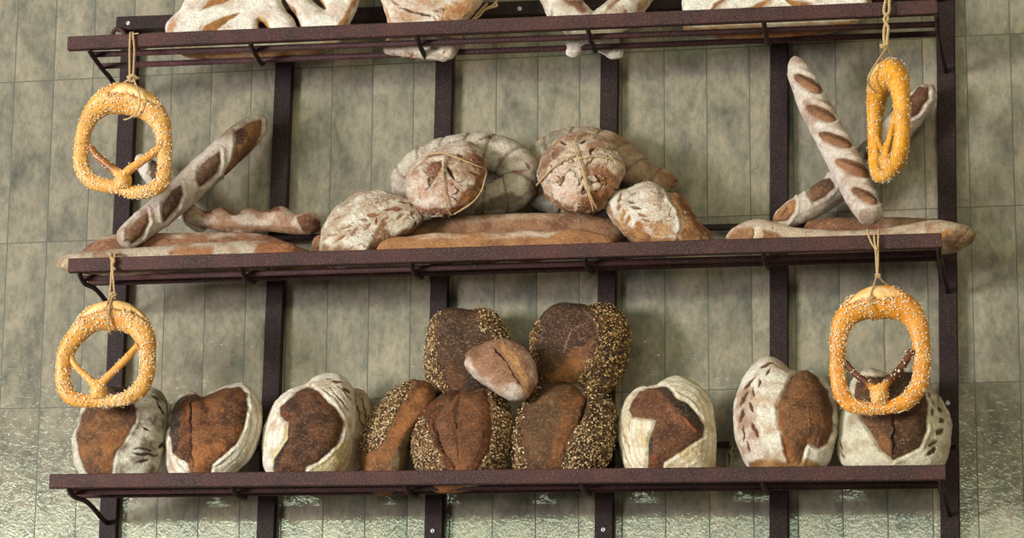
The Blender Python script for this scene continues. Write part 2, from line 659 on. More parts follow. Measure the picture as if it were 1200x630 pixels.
def seeds_on(name, V, Nrm, mask, count, size, palette, seed, parent, label=None):
    """a coat of seeds, one mesh"""
    g = np.random.default_rng(seed)
    pr = mask / mask.sum()
    idx = g.choice(len(V), count, p=pr)
    c = V[idx] + g.normal(0, 0.0012, (count, 3))
    nn = Nrm[idx]
    r = g.normal(size=(count, 3))
    t1 = r - nn * (r * nn).sum(1)[:, None]
    t1 /= np.linalg.norm(t1, axis=1)[:, None]
    t2 = np.cross(nn, t1)
    sz = size * g.uniform(0.75, 1.25, count)
    # lens template: tip, ring of 5, ring of 5, tip
    tpl = [(-1, 0, 0)]
    for x, rr in ((-0.45, 0.85), (0.45, 0.85)):
        for q in range(5):
            a = 2 * PI * q / 5
            tpl.append((x, rr * math.cos(a), rr * math.sin(a)))
    tpl.append((1, 0, 0))
    tpl = np.array(tpl)
    fc = [(0, 1 + (q + 1) % 5, 1 + q) for q in range(5)] + [(11, 6 + q, 6 + (q + 1) % 5) for q in range(5)]
    for q in range(5):
        q2 = (q + 1) % 5
        fc += [(1 + q, 1 + q2, 6 + q2), (1 + q, 6 + q2, 6 + q)]
    fc = np.array(fc)
    X = tpl[None, :, 0, None] * t1[:, None] * (sz)[:, None, None] + tpl[None, :, 1, None] * t2[:, None] * (sz * 0.55)[:, None, None] + tpl[None, :, 2, None] * nn[:, None] * (sz * 0.38)[:, None, None]
    VV = (c[:, None] + X + nn[:, None] * (sz * 0.22)[:, None, None]).reshape(-1, 3)
    FF = (fc[None] + 12 * np.arange(count)[:, None, None]).reshape(-1, 3)
    pal = np.array([lin(p[0]) for p in palette])
    pw = np.array([p[1] for p in palette], float)
    cc = pal[g.choice(len(pal), count, p=pw / pw.sum())] * g.uniform(0.8, 1.15, count)[:, None]
    o = link_mesh(name, VV, FF, M_SEED, parent, np.repeat(cc, 12, 0))
    tag(o, kind='stuff', label=label)
    return o


FLOUR = ((226, 214, 196), (170, 134, 104))
WHITE = ((240, 232, 216), (196, 168, 138))
BURST = ((74, 42, 28), (150, 88, 46))
GRAIN = ((128, 92, 56), (78, 54, 36))
OAT = [((218, 196, 154), 4), ((190, 160, 116), 4), ((152, 114, 74), 4), ((104, 74, 50), 4), ((62, 46, 36), 3)]


def dome_mesh(out, Y0, lean, T, Tb, na=220, nr=84, nb=22, flat=0.85):
    """loaf: silhouette `out` (photo px) on a leaning plane, domed towards the viewer, flatter at the back"""
    D = catmull(out, 600, True)
    c = np.array([(D[:, 0].min() + D[:, 0].max()) / 2, (D[:, 1].min() + D[:, 1].max()) / 2])
    e = D - c
    th = np.arctan2(e[:, 1], e[:, 0])
    r = np.hypot(e[:, 0], e[:, 1])
    o = np.argsort(th)
    ths, rs = th[o], r[o]
    ths = np.concatenate([ths[-30:] - 2 * PI, ths, ths[:30] + 2 * PI])
    rs = np.concatenate([rs[-30:], rs, rs[:30]])
    a = np.linspace(-PI, PI, na, endpoint=False)
    Ra = np.interp(a, ths, rs)
    Ra = (np.roll(Ra, 1) + 2 * Ra + np.roll(Ra, -1)) / 4
    phi = np.concatenate([np.linspace(0, PI / 2, nr)[1:], np.linspace(PI / 2, PI, nb)[1:-1]])
    rr = np.sin(phi) ** 0.92
    dep = np.where(phi <= PI / 2, T * np.abs(np.cos(phi)) ** flat, -Tb * np.abs(np.cos(phi)) ** 0.6)
    X = c[0] + rr[:, None] * (Ra * np.cos(a))[None]
    Y = c[1] + rr[:, None] * (Ra * np.sin(a))[None]
    Z0 = px2w(c[0], c[1], Y0)[2]
    P = px2w(X, Y, Y0, lean, Z0)
    C = px2w(c[0], c[1], Y0, lean, Z0)
    vd = CAM - C
    vd /= np.linalg.norm(vd)
    V = (P + dep[:, None, None] * vd).reshape(-1, 3)
    m = len(phi)
    i = np.arange(m - 1)[:, None]
    j = np.arange(na)[None]
    j2 = (j + 1) % na
    F = np.stack([i * na + j2, i * na + j, (i + 1) * na + j, (i + 1) * na + j2], -1).reshape(-1, 4)
    k = len(V)
    V = np.vstack([V, C + T * vd, C - Tb * vd])
    jj = np.arange(na)
    jn = (jj + 1) % na
    F = np.vstack([F, np.stack([jj, jn, np.full(na, k), np.full(na, k)], 1), np.stack([(m - 1) * na + jn, (m - 1) * na + jj, np.full(na, k + 1), np.full(na, k + 1)], 1)])
    fr = np.append(np.repeat((phi <= PI / 2 + 0.15).astype(float), na), [1, 0])
    ring = np.append(np.repeat(np.where(phi <= PI / 2, rr, 2 - rr), na), [0, 2])
    # outward orientation
    n = normals(V, F)
    if (n[k] @ vd) < 0:
        F = np.stack([F[:, 1], F[:, 0], F[:, 3], F[:, 2]], 1)
        n = normals(V, F)
    return V, F, fr, ring, vd


def loaf(label, out, Y0, lean=0.22, T=0.085, Tb=0.03, base=FLOUR, regions=(), scores=(), seed=1, bias=0.0, ribs=None, mat=None,
         name='bread_loaf', cat='bread', group=None, seeds=None, bumps=(0.0022, 45), ears=0.0025, edge=None, flat=0.85, warp=0.004, cracks=None):
    V, F, fr, ring, vd = dome_mesh(out, Y0, lean, T, Tb, flat=flat)
    off = np.array([seed * 1.7, seed * 0.9, seed * 2.3])
    V = V + vd * ((fbm(V + off, 14, 3, seed) - 0.5) * 2 * warp * np.clip(1.3 - ring, 0, 1))[:, None]
    col, disp, n, sm = paint(V, F, base, regions, scores, seed, bias, bumps=bumps, ears=ears, front=fr, edge=edge, cracks=cracks)
    if ribs:
        cnt, amp, colr = ribs
        wv = 0.5 + 0.5 * np.sin(ring * cnt + 3 * (fbm(V + off, 25, 2, seed) - 0.5))
        lum = col.mean(1)
        k = sst(wv, 0.55, 0.95) * sst(lum, 0.18, 0.32) * sst(ring, 0.35, 0.6) * amp
        col = col * (1 - k)[:, None] + lin(colr) * k[:, None]
        disp = disp - 0.0012 * k
    V = V + n * disp[:, None]
    o = link_mesh(name, V, tri_fix(F), mat or M_CRUST, None, col)
    tag(o, label, cat, group)
    if seeds:
        cnt, size, pal = seeds
        n2 = normals(V, F)
        seeds_on('seed_coating', V, n2, sm * fr + 1e-9, cnt, size, pal, seed, o)
    return o


def path_px(pts, ya, yb=None, n=120, closed=False):
    """(x, y, r) in photo px with depth running from ya to yb (or a list of depths) -> world points and radii"""
    D = catmull([p[:3] for p in pts], n, closed)
    s = np.linspace(0, 1, n)
    if isinstance(ya, (list, tuple)):
        Y = np.interp(s, np.linspace(0, 1, len(ya)), ya)
    else:
        Y = ya + (ya if yb is None else yb) * 0 + ((yb if yb is not None else ya) - ya) * s
    P = np.stack([px2w(D[i, 0], D[i, 1], Y[i]) for i in range(n)])
    r = D[:, 2] * np.array([pxm(p) for p in P])
    return P, r


def baguette(label, pts, ya, yb=None, regions=(), scores=(), seed=1, base=FLOUR, bias=0.0, flat=0.95, name='baguette', cat='bread', group=None,
             n=200, seg=64, bumps=(0.0014, 60), ridges=None, mat=None, ears=0.0034):
    P, r = path_px(pts, ya, yb, n)
    # round the two ends
    s = np.linspace(0, 1, n)
    L = np.linalg.norm(np.diff(P, axis=0), axis=1).sum()
    e = np.clip(np.minimum(s, 1 - s) * L / np.maximum(r.max() * 0.5, 1e-4), 0, 1)
    r = r * np.sqrt(np.clip(1 - (1 - e) ** 2, 0.02, 1))
    V, F, ss, ph = sweep(P, r, seg, flat)
    col, disp, nn, sm = paint(V, F, base, regions, scores, seed, bias, bumps=bumps, ears=ears)
    if (nn * (V - P[np.minimum((ss * (n - 1)).round().astype(int), n - 1)])).sum() < 0:
        F = np.stack([F[:, 1], F[:, 0], F[:, 3], F[:, 2]], 1)
        nn = -nn
        col, disp, nn, sm = paint(V, F, base, regions, scores, seed, bias, bumps=bumps, ears=ears)
    if ridges:
        disp = disp + ridges(ss, ph)
    V = V + nn * disp[:, None]
    o = link_mesh(name, V, tri_fix(F), mat or M_CRUST, None, col)
    tag(o, label, cat, group)
    return o


def slab(label, out, holes, Y0, lean, T, base, regions, scores, seed, name='fougasse', cat='bread', wdt=11, step=1.3, bias=0.0):
    """flat leaf bread with cut-through slits: pillowed sheet over a px grid"""
    out = catmull(out, 160, True)
    x0, y0 = out.min(0) - 3
    x1, y1 = out.max(0) + 3
    gx = np.arange(x0, x1, step)
    gy = np.arange(y0, y1, step)
    GX, GY = np.meshgrid(gx, gy)
    P = np.stack([GX.ravel(), GY.ravel()], 1)

    def sdf(P):
        s = sdpoly(P, out)
        for h in holes:
            s = np.minimum(s, -sdpoly(P, h))
        return s
    s = sdf(P)
    ny, nx = GX.shape
    i = np.arange(ny - 1)[:, None]
    j = np.arange(nx - 1)[None]
    Q = np.stack([i * nx + j, i * nx + j + 1, (i + 1) * nx + j + 1, (i + 1) * nx + j], -1).reshape(-1, 4)
    keep = (s[Q] > 0).any(1)
    Q = Q[keep]
    g = np.stack([sdf(P + [0.3, 0]) - s, sdf(P + [0, 0.3]) - s], 1) / 0.3
    neg = s <= 0
    P = P.copy()
    gn = np.maximum((g * g).sum(1), 0.2)
    P[neg] += (g * (-s / gn)[:, None])[neg]
    s = np.where(neg, 0, s)
    h = T * np.sqrt(np.clip(1 - (1 - np.clip(s / wdt, 0, 1)) ** 2, 0, 1))
    c = (P[Q.ravel()].min(0) + P[Q.ravel()].max(0)) / 2
    Z0 = px2w(c[0], c[1], Y0)[2]
    Wp = px2w(P[:, 0], P[:, 1], Y0, lean, Z0)
    vd = CAM - px2w(c[0], c[1], Y0)
    vd /= np.linalg.norm(vd)
    nv = len(P)
    V = np.vstack([Wp + h[:, None] * vd, Wp - (h * 0.35)[:, None] * vd])
    bk = np.where(np.append(neg, False)[Q], Q, Q + nv)
    F = np.vstack([Q, bk[:, ::-1]])
    used = np.unique(F)
    mp = np.full(2 * nv, -1)
    mp[used] = np.arange(len(used))
    F = mp[F]
    V = V[used]
    n = normals(V, F)
    if (n[F[0, 0]] @ vd) < 0:
        F = F[:, ::-1]
    fr = (used < nv).astype(float)
    col, disp, n, sm = paint(V, F, base, regions, scores, seed, bias, front=fr, bumps=(0.0014, 50))
    V = V + n * disp[:, None]
    o = link_mesh(name, V, [tuple(f) for f in F], M_CRUST, None, col)
    tag(o, label, cat)
    return o

# ------------------------------------------------------------------ the setting: one tiled wall
V, F = boxv((-1.6, 0.06, -1.18), (3.6, 0.06, -1.18), 0.12, 4.04, 0.001)
w = link_mesh('wall_back', V, F, M_TILE, smooth=False)
tag(w, 'grey green glazed tile wall behind the bread rack', 'wall', kind='structure')

M_FLOOR, t, b = new_mat('grey_stone_floor')
tcn = t.nodes.new('ShaderNodeTexCoord')
nn = noise_n(t, tcn.outputs['Object'], 6, 5)
rr = ramp(t, [(0.3, tuple(lin((104, 100, 94)))), (0.7, tuple(lin((140, 134, 124))))], nn.outputs[0])
t.links.new(rr.outputs[0], b.inputs['Base Color'])
b.inputs['Roughness'].default_value = 0.6
V, F = boxv((-1.6, -3.5, -3.25), (3.6, -3.5, -3.25), 7.24, 0.1, 0.001)
tag(link_mesh('floor', V, F, M_FLOOR, smooth=False), 'grey stone shop floor', 'floor', kind='structure')

# ------------------------------------------------------------------ the rack
rack = empty('bread_rack', (0.97, -0.02, -1.06))
tag(rack, 'dark brown metal wall rack of three slatted shelves holding all the bread', 'rack')
POSTS = [(0.163, 0.1565), (0.487, 0.4755), (0.816, 0.8075), (1.1465, 1.137), (1.4785, 1.468), (1.798, 1.785)]


def join(parts):
    VV, FF, k = [], [], 0
    for V, F in parts:
        VV.append(np.asarray(V, float))
        FF += [tuple(int(q) + k for q in f) for f in F]
        k += len(V)
    return np.vstack(VV), FF


def post_x(i, z):
    a, b_ = POSTS[i]
    return a + (b_ - a) * (-0.1 - z) / 0.83


for i in range(6):
    zt = 0.116 if i < 5 else 0.34
    zb = -1.06
    V, F = boxv((post_x(i, zb), -0.0105, zb), (post_x(i, zt), -0.0105, zt), 0.019, 0.035)
    link_mesh('upright', V, F, M_POST, rack, smooth=False)
BARS = [((0.1164, -0.242, -0.0020), (1.7945, -0.242, -0.0165)), ((0.1362, -0.242, -0.4460), (1.7925, -0.242, -0.4577)), ((0.1166, -0.242, -0.8620), (1.7895, -0.242, -0.8814))]
for p, q in BARS:
    V, F = boxv(p, q, 0.016, 0.0268)
    link_mesh('front_bar', V, F, M_BAR, rack, smooth=False)
RAILS = [((0.1418, -0.030, 0.1015), (1.80, -0.030, 0.080), 0.018, 0.0285), ((0.150, -0.030, -0.350), (1.80, -0.030, -0.372), 0.014, 0.0105),
         ((0.150, -0.030, -0.768), (1.80, -0.030, -0.794), 0.014, 0.0115)]
for p, q, a, h in RAILS:
    V, F = boxv(p, q, a, h)
    link_mesh('back_rail', V, F, M_POST, rack, smooth=False)
RODPX = [[((106, 64), (1096, 28.5)), ((116, 77.5), (1098, 39.5))], [((98, 326.0), (1100, 296.5)), ((104, 331.5), (1100, 302.0))],
         [((80, 576), (1104, 564.5)), ((88, 580), (1104, 568.3))]]
RODS = []
for sh in RODPX:
    row = []
    for (a, b_), y in zip(sh, (-0.204, -0.150)):
        p, q = px2w(a[0], a[1], y), px2w(b_[0], b_[1], y)
        V, F, _, _ = sweep(np.linspace(p, q, 3), 0.0060, 14)
        link_mesh('rod', V, tri_fix(F), M_BAR, rack)
        row.append((p, q))
    RODS.append(row)
for k in range(3):
    p, q = BARS[k]
    r1, r2 = RODS[k]
    for i in range(6):
        x = post_x(i, p[2]) - 0.006
        zb = p[2] + (q[2] - p[2]) * (x - p[0]) / (q[0] - p[0]) - 0.0125
        z2 = r2[0][2] + (r2[1][2] - r2[0][2]) * (x - r2[0][0]) / (r2[1][0] - r2[0][0])
        z1 = r1[0][2] + (r1[1][2] - r1[0][2]) * (x - r1[0][0]) / (r1[1][0] - r1[0][0])
        pts = [(x, -0.240, zb + 0.002), (x, -0.232, zb - 0.003), (x, -0.204, z1 - 0.0095), (x, -0.165, z2 - 0.0100), (x, -0.150, z2 - 0.0080), (x, -0.142, z2 - 0.001)]
        if i in (0, 5):
            pts = pts[:3] + [(x, -0.150, z2 - 0.0095), (x, -0.118, z2 - 0.012), (x, -0.085, z2 - 0.018), (x + .003, -0.050, z2 - 0.030), (x + 0.005, -0.022, z2 - 0.036)]
        D = catmull(np.array(pts)[:, [1, 2, 0]], 40, False)[:, [2, 0, 1]]
        V, F, _, _ = sweep(D, 0.0048, 12, ref=(1, 0, 0))
        link_mesh('bracket', V, tri_fix(F), M_POST, rack)
# curled end of the bracket that grips the top rail at its left end
D = np.array([px2w(x, y, -0.045) for x, y in [(131.5, 50), (131.5, 42), (134, 36), (138, 33.5), (143, 36), (147, 41)]])
V, F, _, _ = sweep(catmull(D[:, [0, 2, 1]], 24, False)[:, [0, 2, 1]], 0.0042, 12)
link_mesh('rail_hook', V, tri_fix(F), M_BAR, rack)


def screw(px, py, y):
    p = px2w(px, py, y)
    prof = [(0.0, 0.0010), (0.0014, 0.0010), (0.0015, 0.0022), (0.0030, 0.0026), (0.0046, 0.0014), (0.0048, -0.001)]
    V, F = [], []
    for r, h in prof[1:]:
        for j in range(16):
            a = 2 * PI * j / 16
            V.append((p[0] + r * math.cos(a), p[1] - h, p[2] + r * math.sin(a)))
    for q in range(4):
        for j in range(16):
            F.append((q * 16 + j, q * 16 + (j + 1) % 16, (q + 1) * 16 + (j + 1) % 16, (q + 1) * 16 + j))
    V.append((p[0], p[1] - 0.001, p[2]))
    F += [(j, 80, (j + 1) % 16) for j in range(16)]
    link_mesh('screw', V, F, M_SCREW, rack)


for x, y, d in ((150.5, 27.2, -0.039), (609, 10.3, -0.039), (507.3, 621.7, -0.02), (707.2, 620.3, -0.02), (1110.5, 472, -0.02)):
    screw(x, y, d)

# ------------------------------------------------------------------ bottom shelf
DK = (44, 26, 18)
YB = -0.145
loaf('floured loaf with rusty brown burst behind the lower left pretzel', Z(70, 440, 5.25, [(115, 590), (85, 520), (75, 430), (90, 330), (128, 215), (200, 120), (300, 64), (410, 62), (480, 84), (560, 70), (620, 95), (665, 170), (658, 270), (642, 400), (630, 500), (600, 590), (530, 670), (370, 695), (190, 670)]),
     YB, T=0.082, base=((214, 206, 188), (104, 84, 66)), seed=1, bias=0.02,
     regions=[(Z(70, 440, 5.25, [(125, 240), (200, 140), (300, 64), (410, 62), (425, 110), (470, 200), (465, 290), (400, 390), (345, 480), (325, 590), (330, 650), (180, 650), (150, 580), (110, 480), (95, 370)]), (100, 66, 46), (152, 96, 52), 1.4, 0.004),
              (Z(70, 440, 5.25, [(300, 55), (420, 55), (420, 100), (300, 110)]), (56, 40, 34), (86, 62, 48), 1.2),
              (Z(70, 440, 5.25, [(265, 380), (330, 330), (400, 350), (340, 470), (310, 580), (260, 590)]), (170, 108, 56), (140, 84, 46), 3.0)],
     scores=[(a, b_, w_, (62, 48, 36)) for a, b_, w_ in [((154, 530), (186, 534), 2.2), ((158, 524), (178, 527), 1.5), ((186, 525), (193, 519), 2.5), ((160, 541), (176, 540), 2), ((185, 470), (192, 486), 1.5), ((178, 462), (189, 470), 1.4), ((167, 500), (176, 505), 1.3)]])
loaf('cream rimmed loaf with wide burst charred along its left, second from the shelf end', Z(185, 440, 5.25, [(60, 590), (42, 520), (45, 400), (65, 280), (80, 190), (130, 125), (190, 95), (240, 100), (275, 118), (330, 95), (400, 70), (490, 48), (550, 65), (610, 120), (640, 200), (642, 300), (622, 400), (575, 500), (500, 580), (400, 660), (260, 685), (130, 660)]),
     YB, T=0.085, base=WHITE, seed=2, bias=-0.05, ribs=(44, 0.55, (176, 150, 120)),
     regions=[(Z(185, 440, 5.25, [(88, 480), (65, 360), (76, 220), (110, 150), (170, 108), (230, 104), (275, 122), (340, 98), (430, 68), (500, 60), (545, 100), (555, 200), (530, 320), (480, 420), (400, 490), (340, 545), (320, 640), (210, 640), (180, 540), (120, 510)]), (92, 54, 34), (142, 84, 44), 0.9, 0.004),
              (Z(185, 440, 5.25, [(88, 470), (67, 360), (78, 220), (112, 152), (168, 112), (190, 140), (165, 230), (140, 330), (140, 420), (120, 460)]), (40, 30, 28), (84, 60, 48), 1.8),
              (Z(185, 440, 5.25, [(225, 390), (330, 430), (400, 400), (420, 470), (320, 540), (250, 580), (200, 580), (200, 480)]), (176, 108, 52), (142, 82, 40), 3.0)],
     scores=[((224.5, 470), (224, 510), 1.3, (48, 22, 14), 0.005), ((224, 508), (227, 550), 1.2, (80, 40, 20), 0.004), ((216, 472), (219, 500), 2.0, (120, 62, 30), 0.002)])
loaf('small floured loaf wedged behind the charred burst loaf, left of the oat loaf', [(405, 460), (420, 455), (432, 464), (437, 480), (436, 500), (430, 530), (420, 550), (400, 558), (388, 540), (386, 500), (394, 474)],
     -0.060, lean=0.1, T=0.03, Tb=0.02, base=((196, 176, 146), (140, 110, 82)), seed=3, scores=[((415, 462), (424, 500), 1.2, (110, 80, 56)), ((424, 465), (430, 495), 1.0, (110, 80, 56))])
loaf('white floured loaf with charcoal brown burst and leaf cuts on its shoulder', Z(295, 430, 4.85, [(75, 585), (60, 480), (60, 400), (80, 310), (120, 220), (200, 140), (310, 100), (350, 60), (410, 38), (480, 38), (540, 70), (580, 130), (592, 220), (590, 340), (575, 440), (550, 540), (520, 600), (440, 655), (300, 675), (160, 650)]),
     YB, T=0.085, base=WHITE, seed=4, bias=-0.08, ribs=(50, 0.3, (190, 165, 135)),
     regions=[(Z(295, 430, 4.85, [(330, 560), (420, 520), (500, 430), (560, 400), (560, 520), (500, 600), (330, 610)]), (216, 198, 154), (194, 166, 120), 2),
              (Z(295, 430, 4.85, [(120, 590), (115, 520), (150, 470), (195, 400), (200, 310), (160, 280), (155, 220), (200, 180), (250, 135), (320, 108), (380, 130), (430, 190), (500, 255), (528, 310), (512, 400), (450, 480), (380, 540), (310, 575), (300, 640), (160, 640)]), (74, 46, 34), (116, 72, 46), 1.3, 0.006),
              (Z(295, 430, 4.85, [(118, 570), (118, 510), (150, 470), (190, 410), (200, 340), (218, 340), (215, 420), (180, 490), (150, 570)]), (44, 34, 28), (70, 54, 40), 1.2),
              (Z(295, 430, 4.85, [(115, 560), (108, 500), (150, 455), (185, 400), (192, 325), (205, 322), (203, 405), (160, 470), (125, 520)]), (226, 210, 166), (206, 182, 132), 0.8),
              (Z(295, 430, 4.85, [(160, 280), (155, 225), (172, 215), (180, 260), (235, 275), (225, 300)]), (126, 66, 30), (90, 46, 24), 1),
              (Z(295, 430, 4.85, [(300, 140), (350, 130), (420, 195), (500, 280), (510, 330), (430, 240), (360, 180)]), (128, 70, 36), (90, 52, 32), 1.6)],
     scores=[(a, b_, w_, (130, 84, 52)) for a, b_, w_ in Z(0, 0, 1, [])] + [((387, 445.5), (403, 447.5), 1.8, (130, 86, 56)), ((402, 454), (411, 460), 2.6, (120, 72, 42)), ((386, 453), (410, 481), 0.8, (120, 92, 70)), ((396, 449), (414, 473), 0.8, (120, 92, 70)), ((377, 443), (390, 442), 0.9, (140, 110, 84)), ((372, 452), (398, 470), 0.7, (150, 120, 94))])
loaf('narrow oat crusted loaf leaning right against the round oat loaf', Z(410, 435, 4.2, [(50, 480), (44, 400), (60, 310), (110, 210), (180, 120), (260, 55), (330, 40), (400, 60), (426, 110), (402, 175), (352, 250), (312, 330), (290, 400), (268, 490), (255, 560), (200, 610), (130, 610), (70, 570)]),
     -0.110, T=0.078, base=((150, 92, 44), (96, 54, 32)), seed=5, mat=M_DARK,
     regions=[(Z(410, 435, 4.2, [(160, 560), (210, 430), (260, 330), (330, 260), (310, 330), (290, 400), (265, 500)]), (130, 104, 66), (96, 72, 46), 2.5),
              (Z(410, 435, 4.2, [(200, 300), (260, 190), (330, 90), (390, 80), (350, 180), (280, 280), (220, 380)]), (176, 106, 46), (140, 80, 36), 2.5),
              (Z(410, 435, 4.2, [(55, 410), (44, 330), (105, 200), (180, 110), (270, 45), (310, 55), (275, 130), (230, 200), (190, 290), (135, 380), (80, 400)]), GRAIN[0], GRAIN[1], 2.5, 0.002, 60, 1)],
     seeds=(2000, 0.0026, OAT))
loaf('round oat rimmed loaf with smooth tan burst beside the leaning oat loaf', Z(410, 435, 4.2, [(320, 460), (304, 380), (312, 290), (340, 220), (400, 150), (470, 105), (560, 95), (680, 82), (750, 120), (790, 190), (802, 280), (792, 380), (760, 470), (720, 530), (650, 575), (550, 593), (430, 597), (370, 555)]),
     -0.150, T=0.086, base=((104, 68, 40), (60, 40, 28)), seed=6, mat=M_DARK,
     regions=[(Z(410, 435, 4.2, [(345, 520), (320, 480), (296, 380), (304, 280), (335, 215), (385, 180), (390, 260), (410, 340), (450, 420), (480, 480), (490, 525), (400, 530)]), GRAIN[0], GRAIN[1], 1.8, 0.0, 60, 1),
              (Z(410, 435, 4.2, [(690, 90), (755, 115), (795, 185), (808, 280), (800, 380), (765, 470), (640, 480), (690, 400), (704, 310), (700, 200)]), GRAIN[0], GRAIN[1], 1.8, 0.0, 60, 1),
              (Z(410, 435, 4.2, [(340, 225), (400, 155), (470, 108), (545, 100), (450, 170), (415, 240), (440, 340), (510, 460), (520, 520), (480, 500), (440, 400), (395, 310), (385, 240)]), (120, 62, 30), (74, 42, 28), 1.5),
              (Z(410, 435, 4.2, [(420, 250), (455, 170), (540, 105), (670, 88), (692, 200), (698, 300), (680, 400), (630, 480), (620, 540), (530, 540), (520, 470), (450, 370)]), (140, 84, 46), (112, 66, 40), 1.2, 0.007),
              (Z(410, 435, 4.2, [(500, 480), (620, 480), (640, 530), (500, 530)]), (176, 104, 46), (140, 80, 36), 2),
              (Z(410, 435, 4.2, [(350, 545), (720, 540), (690, 580), (560, 605), (410, 605)]), (206, 136, 66), (168, 98, 46), 1.0),
              (Z(410, 435, 4.2, [(550, 545), (620, 545), (680, 570), (600, 592), (580, 570)]), (226, 212, 192), (196, 164, 132), 1.0)],
     scores=[((538, 462), (535, 502), 3.4, (96, 64, 44), 0.0025), ((535, 498), (538, 534), 1.6, (110, 68, 42), 0.002), ((505, 488), (520, 532), 1.0, (70, 40, 24), 0.004)],  # broad centre marks paint the burst's soft dark shading into the crust colour
     seeds=(2300, 0.0026, OAT))
loaf('round dark burst loaf with mixed seeds, right one of the front seeded pair', Z(590, 435, 5.04, [(60, 580), (35, 480), (35, 400), (60, 300), (110, 200), (190, 110), (280, 65), (400, 62), (480, 78), (560, 90), (620, 150), (662, 220), (668, 320), (652, 420), (632, 510), (580, 590), (480, 650), (330, 675), (160, 655)]),
     -0.150, T=0.086, base=((96, 66, 42), (52, 36, 26)), seed=7, mat=M_DARK,
     regions=[(Z(590, 435, 5.04, [(480, 70), (565, 85), (625, 150), (668, 220), (672, 320), (655, 430), (600, 590), (340, 640), (360, 540), (390, 420), (430, 340), (505, 240), (495, 150)]), GRAIN[0], GRAIN[1], 2.0, 0.0, 60, 1),
              (Z(590, 435, 5.04, [(60, 610), (25, 480), (25, 400), (50, 300), (100, 200), (185, 105), (240, 95), (150, 190), (110, 330), (115, 450), (150, 600)]), GRAIN[0], GRAIN[1], 2.0, 0.0, 60, 1),
              (Z(590, 435, 5.04, [(140, 600), (112, 450), (100, 330), (140, 200), (210, 115), (300, 66), (410, 70), (490, 155), (500, 240), (420, 340), (375, 430), (350, 600)]), (92, 62, 42), (116, 78, 48), 1.2, 0.006),
              (Z(590, 435, 5.04, [(370, 110), (440, 120), (495, 190), (420, 320), (350, 480), (330, 560), (270, 560), (310, 380)]), (168, 100, 44), (112, 68, 38), 3.2)],
     scores=[((690, 459), (678, 500), 1.6, (46, 28, 20), 0.006)],
     seeds=(2600, 0.0026, OAT + [((240, 226, 180), 1), ((30, 24, 22), 3)]))
loaf('pale yellow floured loaf with torn flap of dark crust, alone right of the seeded loaves', Z(710, 430, 4.84, [(110, 575), (80, 470), (65, 370), (75, 270), (110, 190), (170, 125), (240, 105), (290, 98), (340, 65), (410, 48), (480, 70), (550, 120), (600, 200), (620, 300), (630, 400), (627, 500), (610, 590), (520, 660), (370, 685), (200, 660)]),
     YB, T=0.085, base=((238, 228, 204), (206, 178, 130)), seed=8, bias=-0.02, ribs=(64, 0.40, (196, 168, 128)),
     regions=[(Z(710, 430, 4.84, [(150, 285), (125, 240), (140, 190), (190, 130), (240, 108), (340, 105), (400, 170), (470, 210), (520, 265), (562, 330), (555, 390), (500, 430), (420, 490), (330, 540), (320, 640), (230, 640), (236, 500), (245, 400), (280, 300)]), (94, 58, 44), (122, 76, 50), 1.0, 0.006),
              (Z(710, 430, 4.84, [(300, 108), (345, 108), (400, 170), (470, 205), (520, 265), (560, 330), (520, 390), (440, 280), (380, 220), (330, 160)]), (54, 46, 46), (86, 62, 50), 1.4),
              (Z(710, 430, 4.84, [(240, 480), (245, 400), (262, 370), (275, 420), (262, 500)]), (48, 44, 42), (70, 56, 48), 1.0),
              (Z(710, 430, 4.84, [(160, 160), (260, 120), (330, 170), (420, 300), (500, 370), (440, 370), (330, 250), (220, 220)]), (152, 96, 62), (112, 68, 46), 3.0),
              (Z(710, 430, 4.84, [(235, 620), (240, 520), (280, 480), (300, 540), (320, 620)]), (140, 70, 34), (110, 58, 30), 1.5)],
     scores=[((797, 488), (816, 508), 1.6, (150, 88, 56), -0.003), ((729, 500), (733, 520), 1.0, (176, 140, 106)), ((733, 508), (737, 530), 1.0, (176, 140, 106)), ((728, 515), (735, 545), 0.9, (176, 140, 106)), ((738, 492), (735, 505), 0.8, (176, 140, 106))])
loaf('little floured loaf mostly hidden behind the leaf scored loaf', [(851, 548), (852, 530), (861, 510), (880, 498), (905, 515), (905, 555), (880, 566), (858, 562)], -0.075, lean=0.1, T=0.05, Tb=0.02, base=((176, 160, 140), (116, 98, 80)), seed=9,
     scores=[((856, 520), (853, 545), 1.2, (70, 50, 38)), ((862, 516), (859, 530), 1.0, (80, 58, 42))])
